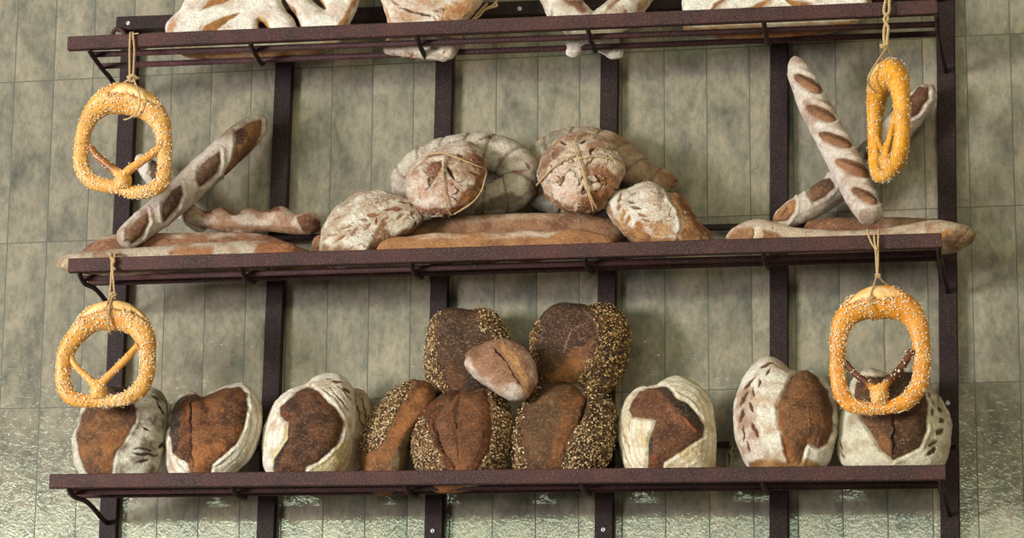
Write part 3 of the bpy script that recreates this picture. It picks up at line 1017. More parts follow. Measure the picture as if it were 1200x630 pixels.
loaf('tall white floured loaf with leaf cuts down its left and brown burst on its right', Z(845, 405, 4.2, [(120, 580), (85, 500), (66, 440), (60, 300), (90, 200), (130, 120), (190, 65), (240, 50), (300, 80), (352, 122), (430, 112), (490, 150), (540, 220), (570, 330), (572, 440), (545, 540), (510, 600), (430, 660), (320, 680), (200, 650)]),
     YB, T=0.085, base=WHITE, seed=10, bias=0.05,
     regions=[(Z(845, 405, 4.2, [(80, 470), (62, 330), (100, 210), (160, 200), (170, 330), (190, 450), (260, 540), (190, 580), (110, 580)]), (218, 202, 186), (178, 146, 124), 3.0),
              (Z(845, 405, 4.2, [(335, 580), (312, 480), (278, 380), (275, 290), (310, 220), (350, 150), (385, 118), (430, 113), (480, 152), (530, 220), (556, 310), (556, 420), (530, 480), (480, 508), (425, 480), (395, 560), (390, 590)]), (108, 70, 46), (146, 94, 54), 1.0, 0.006),
              (Z(845, 405, 4.2, [(270, 300), (300, 330), (330, 480), (370, 580), (320, 590), (300, 490)]), (170, 96, 44), (140, 76, 36), 2),
              (Z(845, 405, 4.2, [(120, 620), (140, 570), (250, 560), (380, 560), (500, 575), (480, 640), (250, 660)]), (150, 92, 44), (190, 140, 84), 2.5)],
     scores=[(Z(845, 405, 4.2, [a])[0], Z(845, 405, 4.2, [b_])[0], w_, (96, 62, 42)) for a, b_, w_ in [((190, 106), (262, 80), 1.9), ((110, 215), (170, 142), 2.4), ((222, 142), (242, 108), 1.8), ((185, 202), (192, 160), 1.8), ((150, 208), (162, 252), 1.5), ((98, 292), (126, 225), 2.4), ((92, 380), (106, 308), 2.0), ((138, 280), (157, 328), 2.2), ((152, 382), (182, 442), 2.6), ((105, 390), (110, 480), 1.4), ((130, 470), (135, 520), 1.2)]] +
            [((945, 472), (948, 508), 0.8, (150, 100, 62), -0.001)])
loaf('floured loaf with two lobed dark burst behind the lower right pretzel', Z(970, 420, 4.665, [(80, 580), (50, 500), (55, 400), (70, 290), (110, 190), (150, 100), (225, 55), (310, 70), (380, 55), (460, 60), (520, 110), (562, 160), (622, 220), (672, 330), (674, 430), (645, 570), (560, 640), (370, 670), (180, 640)]),
     YB, T=0.085, base=((226, 216, 192), (176, 158, 130)), seed=12, bias=0.0,
     regions=[(Z(970, 420, 4.665, [(180, 320), (140, 210), (150, 120), (200, 92), (300, 96), (330, 80), (400, 62), (470, 72), (530, 150), (550, 260), (540, 400), (500, 490), (380, 545), (355, 560), (290, 490), (210, 370)]), (76, 50, 36), (112, 74, 48), 0.9, 0.006),
              (Z(970, 420, 4.665, [(190, 330), (280, 370), (350, 460), (350, 545), (290, 480)]), (146, 92, 52), (112, 70, 40), 2)],
     scores=[((1048, 490), (1047, 535), 1.4, (52, 34, 26), 0.005)] + [(Z(970, 420, 4.665, [a])[0], Z(970, 420, 4.665, [b_])[0], w_, (96, 76, 52)) for a, b_, w_ in [((555, 190), (585, 265), 1.3), ((570, 275), (572, 312), 2.0), ((603, 200), (606, 235), 1.2), ((605, 262), (625, 292), 3.0), ((612, 345), (636, 330), 4.6), ((596, 414), (632, 382), 4.0), ((555, 478), (602, 448), 2.6), ((540, 527), (592, 490), 3.4), ((62, 450), (76, 500), 1.2), ((60, 500), (90, 545), 1.4)]])
# second tier, propped on the row below
loaf('dark brown burst loaf stacked at the back, left one of the upper pair', Z(480, 340, 4.286, [(82, 450), (80, 300), (90, 200), (130, 120), (190, 90), (250, 90), (300, 98), (340, 86), (420, 100), (470, 160), (502, 225), (504, 310), (490, 420), (400, 500), (280, 530), (160, 515)]),
     -0.075, lean=0.12, T=0.055, Tb=0.02, base=((86, 58, 40), (58, 40, 32)), seed=13, mat=M_DARK,
     regions=[(Z(480, 340, 4.286, [(80, 470), (70, 300), (85, 200), (130, 105), (160, 120), (135, 220), (135, 330), (160, 420), (200, 500), (160, 540)]), GRAIN[0], GRAIN[1], 2.0, 0.0, 60, 1),
              (Z(480, 340, 4.286, [(330, 85), (420, 95), (475, 160), (510, 230), (420, 245), (370, 210), (350, 150)]), GRAIN[0], GRAIN[1], 3.0, 0.0, 60, 1),
              (Z(480, 340, 4.286, [(170, 340), (260, 330), (300, 420), (280, 500), (200, 490)]), (120, 72, 42), (84, 54, 38), 3)],
     seeds=(1100, 0.0027, OAT))
loaf('big dark crackled loaf with seeds on its right, highest at the back', Z(480, 340, 4.286, [(604, 260), (620, 190), (650, 140), (700, 85), (760, 62), (850, 65), (900, 75), (960, 65), (1030, 80), (1080, 130), (1106, 210), (1105, 300), (1088, 380), (1060, 440), (1020, 500), (950, 530), (850, 525), (720, 500), (645, 450), (615, 360)]),
     -0.075, lean=0.12, T=0.060, Tb=0.02, base=((84, 54, 40), (56, 38, 30)), seed=14, mat=M_DARK,
     regions=[(Z(480, 340, 4.286, [(890, 70), (970, 55), (1040, 75), (1090, 130), (1112, 210), (1110, 300), (1095, 380), (1020, 520), (900, 540), (850, 470), (860, 420), (905, 340), (960, 260), (935, 160)]), GRAIN[0], GRAIN[1], 2.0, 0.0, 60, 1),
              (Z(480, 340, 4.286, [(598, 260), (645, 135), (655, 190), (632, 300), (660, 420), (700, 480), (640, 460), (605, 350)]), GRAIN[0], GRAIN[1], 1.6, 0.0, 60, 1),
              (Z(480, 340, 4.286, [(650, 420), (660, 340), (760, 360), (850, 290), (930, 240), (905, 330), (840, 420), (840, 480), (720, 480)]), (178, 112, 60), (132, 82, 50), 3.5),
              (Z(480, 340, 4.286, [(640, 350), (700, 300), (780, 330), (720, 410), (650, 420)]), (128, 88, 68), (96, 64, 48), 3)],
     scores=[((673, 382), (660, 415), 1.0, (150, 116, 92), -0.002), ((690, 377), (673, 384), 1.0, (150, 116, 92), -0.002), ((697, 374), (703, 398), 1.2, (150, 116, 92), -0.002), ((682, 360), (697, 376), 0.9, (128, 96, 76), -0.001)],
     seeds=(2200, 0.0026, [((206, 176, 120), 4), ((176, 138, 84), 4), ((120, 84, 50), 4), ((52, 38, 30), 4), ((32, 26, 24), 3)]))
loaf('small pinkish brown batard perched on top of the oat loaves', Z(480, 340, 4.286, [(274, 362), (290, 310), (340, 280), (420, 248), (490, 245), (560, 275), (612, 330), (642, 420), (640, 475), (600, 535), (560, 556), (490, 545), (400, 492), (320, 432), (284, 392)]),
     -0.190, lean=0.15, T=0.042, Tb=0.030, base=((172, 122, 92), (132, 86, 60)), seed=15, bias=-0.05,
     regions=[(Z(480, 340, 4.286, [(268, 362), (300, 338), (340, 410), (430, 470), (530, 462), (600, 520), (560, 565), (480, 555), (400, 500), (310, 435)]), (222, 206, 192), (184, 152, 130), 2.0),
              (Z(480, 340, 4.286, [(440, 270), (475, 262), (540, 340), (585, 430), (602, 500), (580, 525), (560, 440), (505, 350)]), (198, 152, 104), (170, 118, 74), 1.4),
              (Z(480, 340, 4.286, [(560, 270), (612, 325), (645, 420), (640, 475), (610, 440), (580, 340)]), (200, 170, 148), (164, 118, 90), 2)],
     scores=[((578, 407), (593, 424), 1.4, (90, 56, 40), 0.004), ((593, 424), (612, 452), 1.0, (120, 76, 50), 0.003)])

# ------------------------------------------------------------------ middle shelf, left bay
SL = ((132, 88, 66), (104, 66, 48))
BAG = ((214, 200, 186), (166, 136, 114))
RUST = ((172, 108, 66), (126, 74, 46))
baguette('long floured baguette at the front of the middle shelf, its tip past the left end', [(66, 312, 4), (80, 308, 10), (105, 308, 14), (140, 308, 16.5), (180, 305, 16.5), (235, 301, 16.5), (300, 298, 16), (335, 298, 14), (353, 299, 9)],
         -0.205, seed=21, base=((196, 178, 158), (150, 112, 84)),
         regions=[(Z(60, 230, 6.3, [(860, 440), (860, 400), (1000, 370), (1200, 380), (1200, 450)]), (184, 120, 76), (150, 92, 58), 2.5),
                  ([(300, 286), (320, 280), (345, 284), (354, 293), (330, 300), (300, 298)], (178, 112, 66), (140, 84, 50), 2.0),
                  ([(66, 308), (80, 300), (84, 310), (76, 318)], (206, 190, 160), (160, 130, 96), 1.5)])
baguette('reddish brown baguette lying behind the long floured one under the leaning baguette', [(97, 297, 6), (112, 294, 11), (135, 290, 16), (200, 289, 16), (260, 288, 16), (305, 291, 17), (340, 305, 19), (368, 311, 14), (383, 315, 7)],
         -0.125, seed=22, base=((158, 104, 74), (120, 76, 52)), bias=0.0,
         regions=[([(100, 285), (115, 275), (140, 268), (215, 270), (300, 268), (318, 274), (240, 279), (150, 277)], (188, 164, 142), (150, 112, 86), 2.0)])
baguette('big floured baguette leaning right with four brown slashes, by the left post', [(140, 285, 11), (151, 276, 14), (167, 264, 16.5), (200, 238, 18.5), (245, 197, 19.5), (287, 159, 18), (302, 147, 13), (311, 139, 9)],
         -0.185, -0.060, seed=23, base=BAG,
         regions=[(Z(50, 120, 2.865, [(280, 465), (285, 425), (320, 385), (352, 362), (358, 400), (335, 450), (300, 475)]), (126, 84, 60), (150, 98, 64), 0.8, 0.003),
                  (Z(50, 120, 2.865, [(402, 375), (402, 335), (430, 295), (466, 272), (472, 310), (455, 350), (425, 385), (408, 405)]), (112, 80, 64), (90, 62, 50), 0.8, 0.003),
                  (Z(50, 120, 2.865, [(518, 255), (525, 215), (560, 180), (596, 160), (600, 200), (585, 240), (550, 275), (528, 285)]), (124, 86, 66), (98, 68, 52), 0.8, 0.003),
                  (Z(50, 120, 2.865, [(648, 150), (645, 95), (700, 60), (735, 55), (735, 110), (710, 160), (660, 210), (620, 250), (608, 245), (630, 210)]), (158, 104, 62), (128, 82, 54), 1.0, 0.003),
                  (Z(50, 120, 2.865, [(648, 140), (646, 98), (668, 85), (690, 100), (668, 140)]), (98, 66, 50), (82, 54, 42), 1)])
baguette('short floured baguette whose tip shows through the upper left pretzel', [(162, 181, 6), (170, 193, 11), (190, 216, 13), (215, 244, 13), (233, 262, 10), (240, 270, 6)],
         -0.070, -0.070, seed=24, base=((222, 212, 200), (188, 166, 146)),
         regions=[([(174, 205), (178, 188), (190, 180), (200, 196), (192, 216), (180, 214)], (112, 84, 68), (92, 68, 54), 1.0, 0.002)])
baguette('knobbly floured stick bread with dark ridges, in front of the second post', [(214, 254, 6), (228, 254, 10), (250, 257, 12), (275, 260, 13), (300, 259, 13), (322, 258, 14), (345, 261, 13.5), (365, 263, 12), (376, 266, 7)],
         -0.085, seed=25, base=((208, 190, 174), (170, 126, 98)),
         regions=[([(232, 240), (245, 239), (250, 252), (241, 250)], (110, 68, 46), (78, 50, 38), 1.0),
                  ([(258, 245), (280, 246), (288, 252), (270, 251)], (150, 90, 60), (120, 72, 50), 1.0),
                  ([(305, 243), (325, 241), (330, 249), (315, 249)], (150, 90, 60), (116, 70, 48), 1.0),
                  ([(346, 252), (362, 250), (380, 262), (376, 276), (352, 272)], (138, 84, 58), (104, 62, 46), 1.5),
                  ([(236, 262), (300, 264), (350, 266), (360, 276), (300, 273), (240, 269)], (184, 132, 98), (160, 110, 78), 2)],
         ridges=lambda s, ph: 0.0035 * np.sin(s * 2 * PI * 4.6) * np.clip(0.4 - np.sin(ph), 0, 1.4))

# ------------------------------------------------------------------ middle shelf, centre
baguette('upper brown stick bread lying behind under the tied loaves', [(478, 274, 8), (495, 273, 15), (560, 269, 17), (640, 266, 17), (700, 268, 16), (722, 272, 13), (732, 276, 8)],
         -0.115, seed=26, base=((166, 118, 86), (128, 84, 58)), bias=0.05,
         regions=[([(480, 258), (560, 250), (640, 247), (700, 250), (640, 256), (560, 260), (500, 264)], (190, 164, 140), (160, 120, 92), 2.5)])
baguette('golden brown stick bread along the front edge, centre of the middle shelf', [(440, 296, 8), (460, 294, 15), (500, 291, 17), (560, 290, 18), (620, 288, 18), (670, 286, 17), (700, 286, 14), (720, 288, 8)],
         -0.200, seed=27, base=((184, 126, 76), (150, 98, 62)), bias=0.0,
         regions=[([(470, 277), (530, 271), (555, 277), (500, 280)], (206, 178, 148), (184, 144, 112), 1.2),
                  ([(560, 274), (600, 271), (660, 270), (640, 277), (575, 280)], (210, 190, 168), (186, 150, 122), 1.2)],
         ridges=lambda s, ph: 0.0016 * np.sin(s * 2 * PI * 5))


def ring_bread(label, pts, ya, seed, closed, knots, base, regions=(), scores=(), bias=0.0):
    n = 260
    P, r = path_px(pts, ya, None, n, closed)
    s = np.linspace(0, 1, n)
    if not closed:
        L = np.linalg.norm(np.diff(P, axis=0), axis=1).sum()
        e = np.clip(np.minimum(s, 1 - s) * L / (r.max() * 0.8), 0, 1)
        r = r * np.sqrt(np.clip(1 - (1 - e) ** 2, 0.02, 1))
    V, F, ss, ph = sweep(P, r, 64, 0.9, closed=closed)
    nn = normals(V, F)
    cen = P[np.minimum((ss * (n - 1)).round().astype(int), n - 1)]
    if (nn * (V - cen)).sum() < 0:
        F = np.stack([F[:, 1], F[:, 0], F[:, 3], F[:, 2]], 1)
    col, disp, nn, sm = paint(V, F, base, regions, scores, seed, bias, bumps=(0.0026, 45))
    # twisted strands: spiral grooves
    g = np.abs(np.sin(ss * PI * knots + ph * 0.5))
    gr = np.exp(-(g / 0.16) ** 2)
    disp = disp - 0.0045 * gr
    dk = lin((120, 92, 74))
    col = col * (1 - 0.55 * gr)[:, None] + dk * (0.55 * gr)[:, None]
    V = V + nn * disp[:, None]
    o = link_mesh('twisted_ring_bread', V, tri_fix(F), M_CRUST, None, col)
    tag(o, label, 'bread')
    return o


ring_bread('grey floured twisted ring bread behind the left tied loaf, its hole showing', [(545, 178, 22), (585, 181, 23), (609, 200, 23), (604, 222, 22), (575, 234, 20), (540, 236, 18), (500, 232, 16), (474, 218, 15), (480, 200, 16), (508, 184, 19)],
           -0.090, 31, True, 12, ((204, 192, 176), (146, 126, 108)),
           regions=[([(560, 235), (600, 225), (612, 232), (590, 246), (556, 250)], (138, 126, 110), (104, 94, 82), 3)],
           scores=[((560, 164), (578, 158), 1.2, (110, 78, 60)), ((600, 201), (618, 199), 1.5, (150, 100, 84)), ((617, 190), (622, 200), 2.0, (140, 84, 72))])
ring_bread('brown floured twisted bread behind the right tied loaf with an arm to the right', [(794, 212, 10), (780, 212, 14), (758, 207, 16), (738, 194, 20), (715, 176, 21), (675, 168, 20), (643, 180, 20), (630, 205, 20), (636, 228, 18), (660, 236, 16), (690, 232, 14)],
           -0.052, 32, False, 10, ((186, 160, 134), (138, 106, 80)),
           regions=[([(613, 222), (620, 214), (632, 218), (632, 232), (620, 237)], (178, 124, 62), (140, 92, 50), 1.5),
                    ([(616, 238), (632, 228), (655, 240), (650, 252), (625, 250)], (206, 200, 198), (170, 160, 152), 2),
                    ([(620, 178), (640, 160), (670, 150), (690, 152), (650, 170), (632, 186)], (176, 166, 148), (140, 130, 114), 2.5),
                    ([(770, 200), (790, 202), (798, 212), (790, 222), (772, 216)], (176, 128, 96), (150, 100, 76), 2)])

CRK = (70, 40, 26)
Lf = lambda a, b_, w_, c=CRK, d=0.005: (a, b_, w_, c, d)


def twine_child(parent, lines, Y_of, r, seed, name='twine', mat=None):
    parts = []
    for ln in lines:
        P = catmull(np.array([Y_of(x, y) for x, y in ln])[:, [0, 2, 1]], 60, False)[:, [0, 2, 1]]
        parts.append(strand(P, r, seed))
    V, F = join(parts)
    return link_mesh(name, V, F, mat or M_TWINE, parent)


def strand(P, r, seed, turns_per_m=95):
    """two-ply twine round a path"""
    n = len(P)
    L = np.concatenate([[0], np.cumsum(np.linalg.norm(np.diff(P, axis=0), axis=1))])
    m = max(24, int(L[-1] / 0.0022))
    s = np.linspace(0, L[-1], m)
    Q = np.stack([np.interp(s, L, P[:, k]) for k in range(3)], 1)
    T = np.gradient(Q, axis=0)
    T /= np.maximum(np.linalg.norm(T, axis=1), 1e-9)[:, None]
    ref = np.array([0.31, -0.87, 0.38])
    A = ref - T * (T @ ref)[:, None]
    A /= np.maximum(np.linalg.norm(A, axis=1), 1e-9)[:, None]
    B = np.cross(T, A)
    parts = []
    for k in (0, PI):
        a = s * turns_per_m * 2 * PI + k + seed
        C = Q + 0.5 * r * (np.cos(a)[:, None] * A + np.sin(a)[:, None] * B)
        V, F, _, _ = sweep(C, r * 0.62, 6, ref=(0.31, -0.87, 0.38))
        parts.append((V, tri_fix(F)))
    return join(parts)


def surf_y(Y0, lean, Z0, cx, cy, rx, ry, T):
    """point just above a dome of that size"""
    def f(x, y):
        q = min(1.0, ((x - cx) / rx) ** 2 + ((y - cy) / ry) ** 2)
        C = px2w(cx, cy, Y0)
        vd = CAM - C
        vd = vd / np.linalg.norm(vd)
        return px2w(x, y, Y0, lean, C[2]) + vd * (T * math.sqrt(max(0.0, 1 - q)) ** 0.85 + 0.0065)
    return f


o = loaf('rustic round loaf tied with twine, left of the two tied loaves', Z(450, 145, 5.48, [(133, 410), (150, 320), (210, 240), (285, 180), (375, 135), (470, 112), (555, 118), (612, 170), (645, 240), (656, 300), (642, 400), (595, 480), (520, 545), (430, 585), (340, 592), (250, 575), (185, 515), (145, 460)]),
         -0.160, lean=0.25, T=0.055, Tb=0.03, base=((220, 204, 188), (158, 116, 84)), seed=33, bias=0.12, bumps=(0.0045, 42), cracks=(40, 0.016, 0.0055, (84, 52, 38)), name='tied_round_loaf',
         regions=[(Z(450, 145, 5.48, [(260, 290), (300, 240), (370, 230), (370, 300), (340, 330), (300, 390), (295, 330)]), (150, 92, 66), (120, 74, 54), 1.2, 0.003),
                  (Z(450, 145, 5.48, [(150, 350), (240, 310), (300, 380), (310, 480), (240, 480), (160, 420)]), (218, 206, 194), (196, 160, 138), 3),
                  (Z(450, 145, 5.48, [(560, 170), (640, 230), (655, 310), (630, 420), (560, 500), (470, 520), (490, 440), (560, 400), (590, 320), (540, 240)]), (178, 112, 66), (142, 86, 54), 2.5),
                  (Z(450, 145, 5.48, [(340, 340), (440, 360), (480, 440), (460, 500), (380, 500), (320, 470)]), (206, 178, 160), (178, 132, 108), 3),
                  (Z(450, 145, 5.48, [(180, 510), (300, 540), (440, 540), (540, 500), (500, 560), (340, 600), (220, 570)]), (172, 112, 76), (140, 90, 62), 2)],
         scores=[Lf((525, 196), (532, 209), 3.0), Lf((535, 178), (543, 183), 1.6), Lf((551, 201), (561, 205), 1.6, (110, 70, 50)), Lf((504, 206), (503, 217), 1.0, (120, 76, 54))])
fy = surf_y(-0.160, 0.25, 0, 522, 208, 49, 46, 0.055)
twine_child(o, [Z(450, 145, 5.48, [(392, 192), (384, 260), (380, 330), (388, 440), (402, 530), (432, 584)]), Z(450, 145, 5.48, [(238, 216), (300, 195), (388, 192), (500, 232), (600, 272), (655, 300), (648, 350), (630, 420)]), Z(450, 145, 5.48, [(632, 418), (595, 475), (545, 520), (450, 580)])], fy, 0.0016, 1)
o = loaf('rustic round loaf tied crosswise with twine, right of the two tied loaves', Z(600, 140, 5.25, [(163, 300), (190, 220), (250, 150), (330, 95), (420, 78), (520, 95), (620, 150), (675, 230), (690, 310), (668, 390), (615, 480), (560, 545), (480, 578), (400, 582), (310, 560), (240, 505), (195, 440), (170, 370)]),
         -0.150, lean=0.25, T=0.058, Tb=0.03, base=((218, 198, 176), (160, 118, 84)), seed=34, bias=0.12, bumps=(0.0048, 44), cracks=(40, 0.016, 0.0055, (84, 52, 38)), name='tied_round_loaf',
         regions=[(Z(600, 140, 5.25, [(200, 380), (260, 280), (400, 240), (430, 330), (420, 440), (380, 500), (280, 480)]), (224, 204, 190), (202, 160, 136), 3),
                  (Z(600, 140, 5.25, [(170, 250), (220, 180), (300, 150), (330, 190), (260, 240), (200, 330), (170, 330)]), (182, 140, 116), (146, 100, 76), 2.5),
                  (Z(600, 140, 5.25, [(380, 560), (440, 480), (520, 420), (620, 420), (600, 500), (520, 570), (440, 585)]), (172, 106, 62), (134, 80, 50), 2.5),
                  (Z(600, 140, 5.25, [(500, 300), (560, 280), (640, 320), (640, 400), (560, 420), (510, 370)]), (192, 132, 84), (160, 102, 66), 2.5),
                  (Z(600, 140, 5.25, [(190, 440), (250, 480), (340, 530), (400, 540), (380, 580), (300, 560), (220, 490)]), (170, 112, 72), (136, 88, 60), 1.5)],
         scores=[Lf((657, 165), (664, 170), 1.8), Lf((680, 168), (687, 163), 1.6), Lf((691, 179), (698, 172), 1.6), Lf((654, 217), (663, 206), 1.8, (110, 76, 56)), Lf((697, 204), (704, 213), 1.2, (110, 70, 50)), Lf((681, 226), (684, 218), 1.2, (110, 70, 50))])
fy = surf_y(-0.150, 0.25, 0, 681, 203, 51, 49, 0.058)
twine_child(o, [Z(600, 140, 5.25, [(430, 80), (392, 120), (388, 165), (402, 220), (440, 320), (470, 430), (496, 500), (522, 548)]), Z(600, 140, 5.25, [(402, 220), (430, 300), (462, 430), (490, 520), (500, 560)]), Z(600, 140, 5.25, [(150, 405), (200, 350), (260, 290), (330, 245), (400, 212)]), Z(600, 140, 5.25, [(405, 240), (450, 238), (510, 228), (600, 240), (650, 262), (685, 300)])], fy, 0.0017, 2)

G = (150, 112, 84)
loaf('flat oval floured loaf with leaf scoring, propped at the left of the centre pile', Z(360, 210, 6.3, [(92, 540), (95, 440), (130, 320), (200, 220), (290, 150), (400, 92), (500, 80), (600, 95), (720, 130), (800, 170), (852, 230), (858, 285), (832, 340), (770, 395), (680, 445), (590, 490), (500, 540), (400, 620), (250, 670), (140, 640)]),
     -0.165, lean=0.25, T=0.060, Tb=0.03, base=((226, 216, 200), (172, 142, 112)), seed=35, bias=0.08, bumps=(0.0034, 55), cracks=(58, 0.022, 0.002, (158, 120, 92)),
     regions=[(Z(360, 210, 6.3, [(440, 540), (470, 440), (530, 340), (560, 300), (600, 340), (620, 420), (760, 360), (860, 290), (850, 340), (700, 450), (560, 520)]), (160, 112, 74), (128, 86, 56), 2.0),
              (Z(360, 210, 6.3, [(100, 470), (160, 490), (300, 500), (400, 530), (400, 590), (140, 590), (90, 540)]), (172, 128, 92), (140, 100, 70), 2.5),
              (Z(360, 210, 6.3, [(570, 360), (640, 300), (720, 240), (760, 270), (740, 330), (640, 390)]), (228, 218, 202), (206, 186, 160), 2)],
     scores=[(Z(360, 210, 6.3, [a])[0], Z(360, 210, 6.3, [b_])[0], w_, c_) for a, b_, w_, c_ in [((248, 362), (332, 340), 1.6, G), ((318, 408), (378, 350), 2.2, G), ((412, 378), (466, 318), 2.2, G), ((442, 262), (530, 255), 3.0, (140, 96, 70)), ((558, 222), (704, 214), 2.6, (140, 96, 70)), ((660, 292), (712, 250), 2.4, G), ((200, 460), (272, 408), 2.4, (150, 104, 78)), ((185, 292), (240, 270), 1.4, G), ((150, 416), (215, 398), 1.1, G), ((676, 170), (745, 172), 1.6, G), ((758, 182), (802, 190), 1.4, G), ((560, 306), (602, 275), 2.0, G), ((760, 262), (802, 230), 1.4, G), ((388, 302), (448, 296), 1.2, G), ((510, 330), (520, 280), 1.6, (150, 100, 70)), ((796, 345), (806, 315), 1.5, (90, 60, 44))]])
loaf('small brown bread heel peeking out left of the oval leaf scored loaf', [(366, 296), (366, 284), (371, 276), (380, 276), (390, 284), (390, 297), (378, 300)], -0.115, lean=0.1, T=0.02, Tb=0.015, base=((166, 116, 78), (132, 88, 60)), seed=36)
loaf('pointed loaf with white floured face and golden right side, right of the tied loaves', Z(700, 200, 6.3, [(58, 260), (78, 200), (140, 150), (230, 125), (300, 90), (380, 78), (440, 95), (500, 148), (590, 165), (650, 205), (702, 300), (765, 380), (825, 440), (862, 510), (820, 560), (700, 585), (500, 590), (330, 565), (225, 500), (130, 395), (75, 315)]),
     -0.165, lean=0.22, T=0.062, Tb=0.03, base=((230, 220, 206), (192, 166, 140)), seed=37, bias=0.04, bumps=(0.0032, 55), cracks=(60, 0.018, 0.002, (170, 132, 100)),
     regions=[(Z(700, 200, 6.3, [(505, 150), (600, 160), (665, 205), (710, 300), (870, 500), (860, 600), (560, 610), (600, 500), (630, 400), (590, 290), (540, 210)]), (176, 120, 62), (134, 86, 46), 1.6, 0.003),
              (Z(700, 200, 6.3, [(70, 290), (150, 360), (260, 425), (340, 430), (400, 490), (480, 505), (600, 490), (620, 610), (280, 610), (200, 500)]), (196, 138, 78), (160, 104, 58), 2.2),
              (Z(700, 200, 6.3, [(58, 260), (80, 215), (100, 260), (110, 330), (75, 320)]), (190, 150, 118), (166, 118, 86), 1.5),
              (Z(700, 200, 6.3, [(340, 400), (440, 380), (560, 400), (560, 470), (420, 470)]), (206, 170, 134), (180, 136, 98), 3)],
     scores=[(Z(700, 200, 6.3, [a])[0], Z(700, 200, 6.3, [b_])[0], w_, c_) for a, b_, w_, c_ in [((152, 232), (182, 160), 2.2, G), ((152, 290), (164, 235), 2.2, G), ((184, 380), (190, 280), 2.4, (170, 116, 60)), ((222, 400), (232, 325), 2.6, (170, 116, 60)), ((290, 380), (330, 420), 4.2, (178, 116, 60)), ((222, 222), (276, 236), 1.2, (90, 76, 62)), ((246, 262), (324, 285), 2.0, (120, 92, 70)), ((300, 320), (366, 335), 2.0, G), ((330, 355), (390, 372), 1.4, G), ((248, 158), (284, 164), 1.8, (160, 140, 120)), ((425, 470), (490, 490), 1.6, (196, 150, 96))]])

# ------------------------------------------------------------------ middle shelf, right bay
baguette('floured baguette leaning to the right behind the other, its foot by the fifth post', [(906, 258, 7), (928, 250, 15), (960, 234, 17.5), (995, 207, 18.5), (1035, 170, 18.5), (1070, 130, 17.5), (1086, 110, 14), (1093, 101, 9)],
         -0.085, -0.058, seed=41, base=BAG,
         regions=[(Z(840, 180, 4.84, [(515, 230), (515, 180), (560, 150), (640, 130), (668, 160), (672, 190), (620, 240), (545, 275)]), (142, 98, 70), (110, 76, 56), 1.0, 0.003),
                  (Z(840, 180, 4.84, [(300, 380), (340, 310), (430, 250), (450, 270), (440, 330), (400, 385), (340, 390)]), (196, 140, 90), (166, 112, 72), 1.0, 0.003),
                  (Z(840, 40, 2.25, [(500, 230), (500, 170), (530, 135), (560, 135), (560, 170), (530, 210)]), (128, 82, 58), (98, 62, 46), 1.0, 0.003),
                  (Z(840, 40, 2.25, [(385, 330), (390, 300), (430, 260), (440, 300), (410, 340)]), (120, 80, 58), (98, 66, 50), 1.0, 0.002)],
         scores=[((915, 254), (924, 240), 1.2, (110, 66, 40))])
SLR = ((176, 120, 84), (138, 92, 64))
rs = []
for cx, cy, a, b_, an in [(240, 128, 46, 17, 28), (273, 207, 45, 18, 22), (312, 277, 50, 17, 18), (360, 350, 56, 19, 20), (390, 424, 42, 16, 26)]:
    x, y = 840 + cx / 2.25, 40 + cy / 2.25
    rs.append((ell(x, y, a / 2.25, b_ / 2.25, an), SLR[0], SLR[1], 0.7, 0.004))
    rs.append((ell(x + 2, y - 1.5, a / 2.25 * 0.85, 1.6, an + 4), (112, 76, 56), (96, 64, 48), 0.6))
baguette('long floured baguette leaning to the left in front, five slashes along it', [(930, 67, 6), (936, 82, 13), (950, 115, 17.5), (967, 148, 18.5), (991, 193, 19.5), (1009, 230, 18.5), (1020, 252, 15), (1024, 262, 9)],
         -0.100, -0.212, seed=42, base=((222, 208, 196), (182, 152, 132)), regions=rs + [(ell(1019, 256, 15, 11, 30), (196, 178, 162), (160, 134, 116), 2)])
baguette('brown baguette lying at the back under the crossed pair', [(942, 267, 8), (975, 269, 14), (1010, 270, 15), (1045, 269, 15), (1085, 269, 13), (1099, 269, 8)],
         -0.118, seed=43, base=((150, 98, 68), (118, 74, 52)),
         regions=[([(1030, 252), (1100, 254), (1104, 262), (1080, 266), (1036, 266)], (176, 140, 114), (140, 102, 80), 2.0)])
baguette('floured baguette along the front edge, its fat end past the right of the shelf', [(850, 282, 7), (866, 279, 15), (886, 275, 18), (905, 277, 17), (930, 281, 15), (965, 284, 15), (1005, 285, 15), (1040, 283, 16), (1072, 279, 18), (1098, 278, 21), (1118, 278, 18), (1135, 275, 11), (1144, 272, 5)],
         -0.175, seed=44, base=((206, 186, 164), (160, 122, 92)),
         regions=[([(852, 280), (862, 268), (885, 266), (912, 272), (925, 285), (880, 290)], (190, 138, 94), (160, 108, 70), 1.6),
                  ([(882, 266), (892, 265), (895, 276), (884, 282)], (230, 214, 190), (206, 170, 130), 0.8),
                  ([(1075, 274), (1100, 271), (1118, 268), (1112, 284), (1095, 282), (1080, 280)], (212, 158, 86), (184, 124, 66), 1.6),
                  ([(1102, 280), (1125, 264), (1146, 268), (1140, 286), (1112, 298)], (188, 150, 114), (142, 104, 76), 2.0)],
         scores=[((882, 268), (883, 284), 0.8, (110, 70, 44)), ((905, 266), (906, 280), 0.8, (130, 90, 60)), ((1116, 290), (1136, 268), 1.0, (140, 100, 74))])

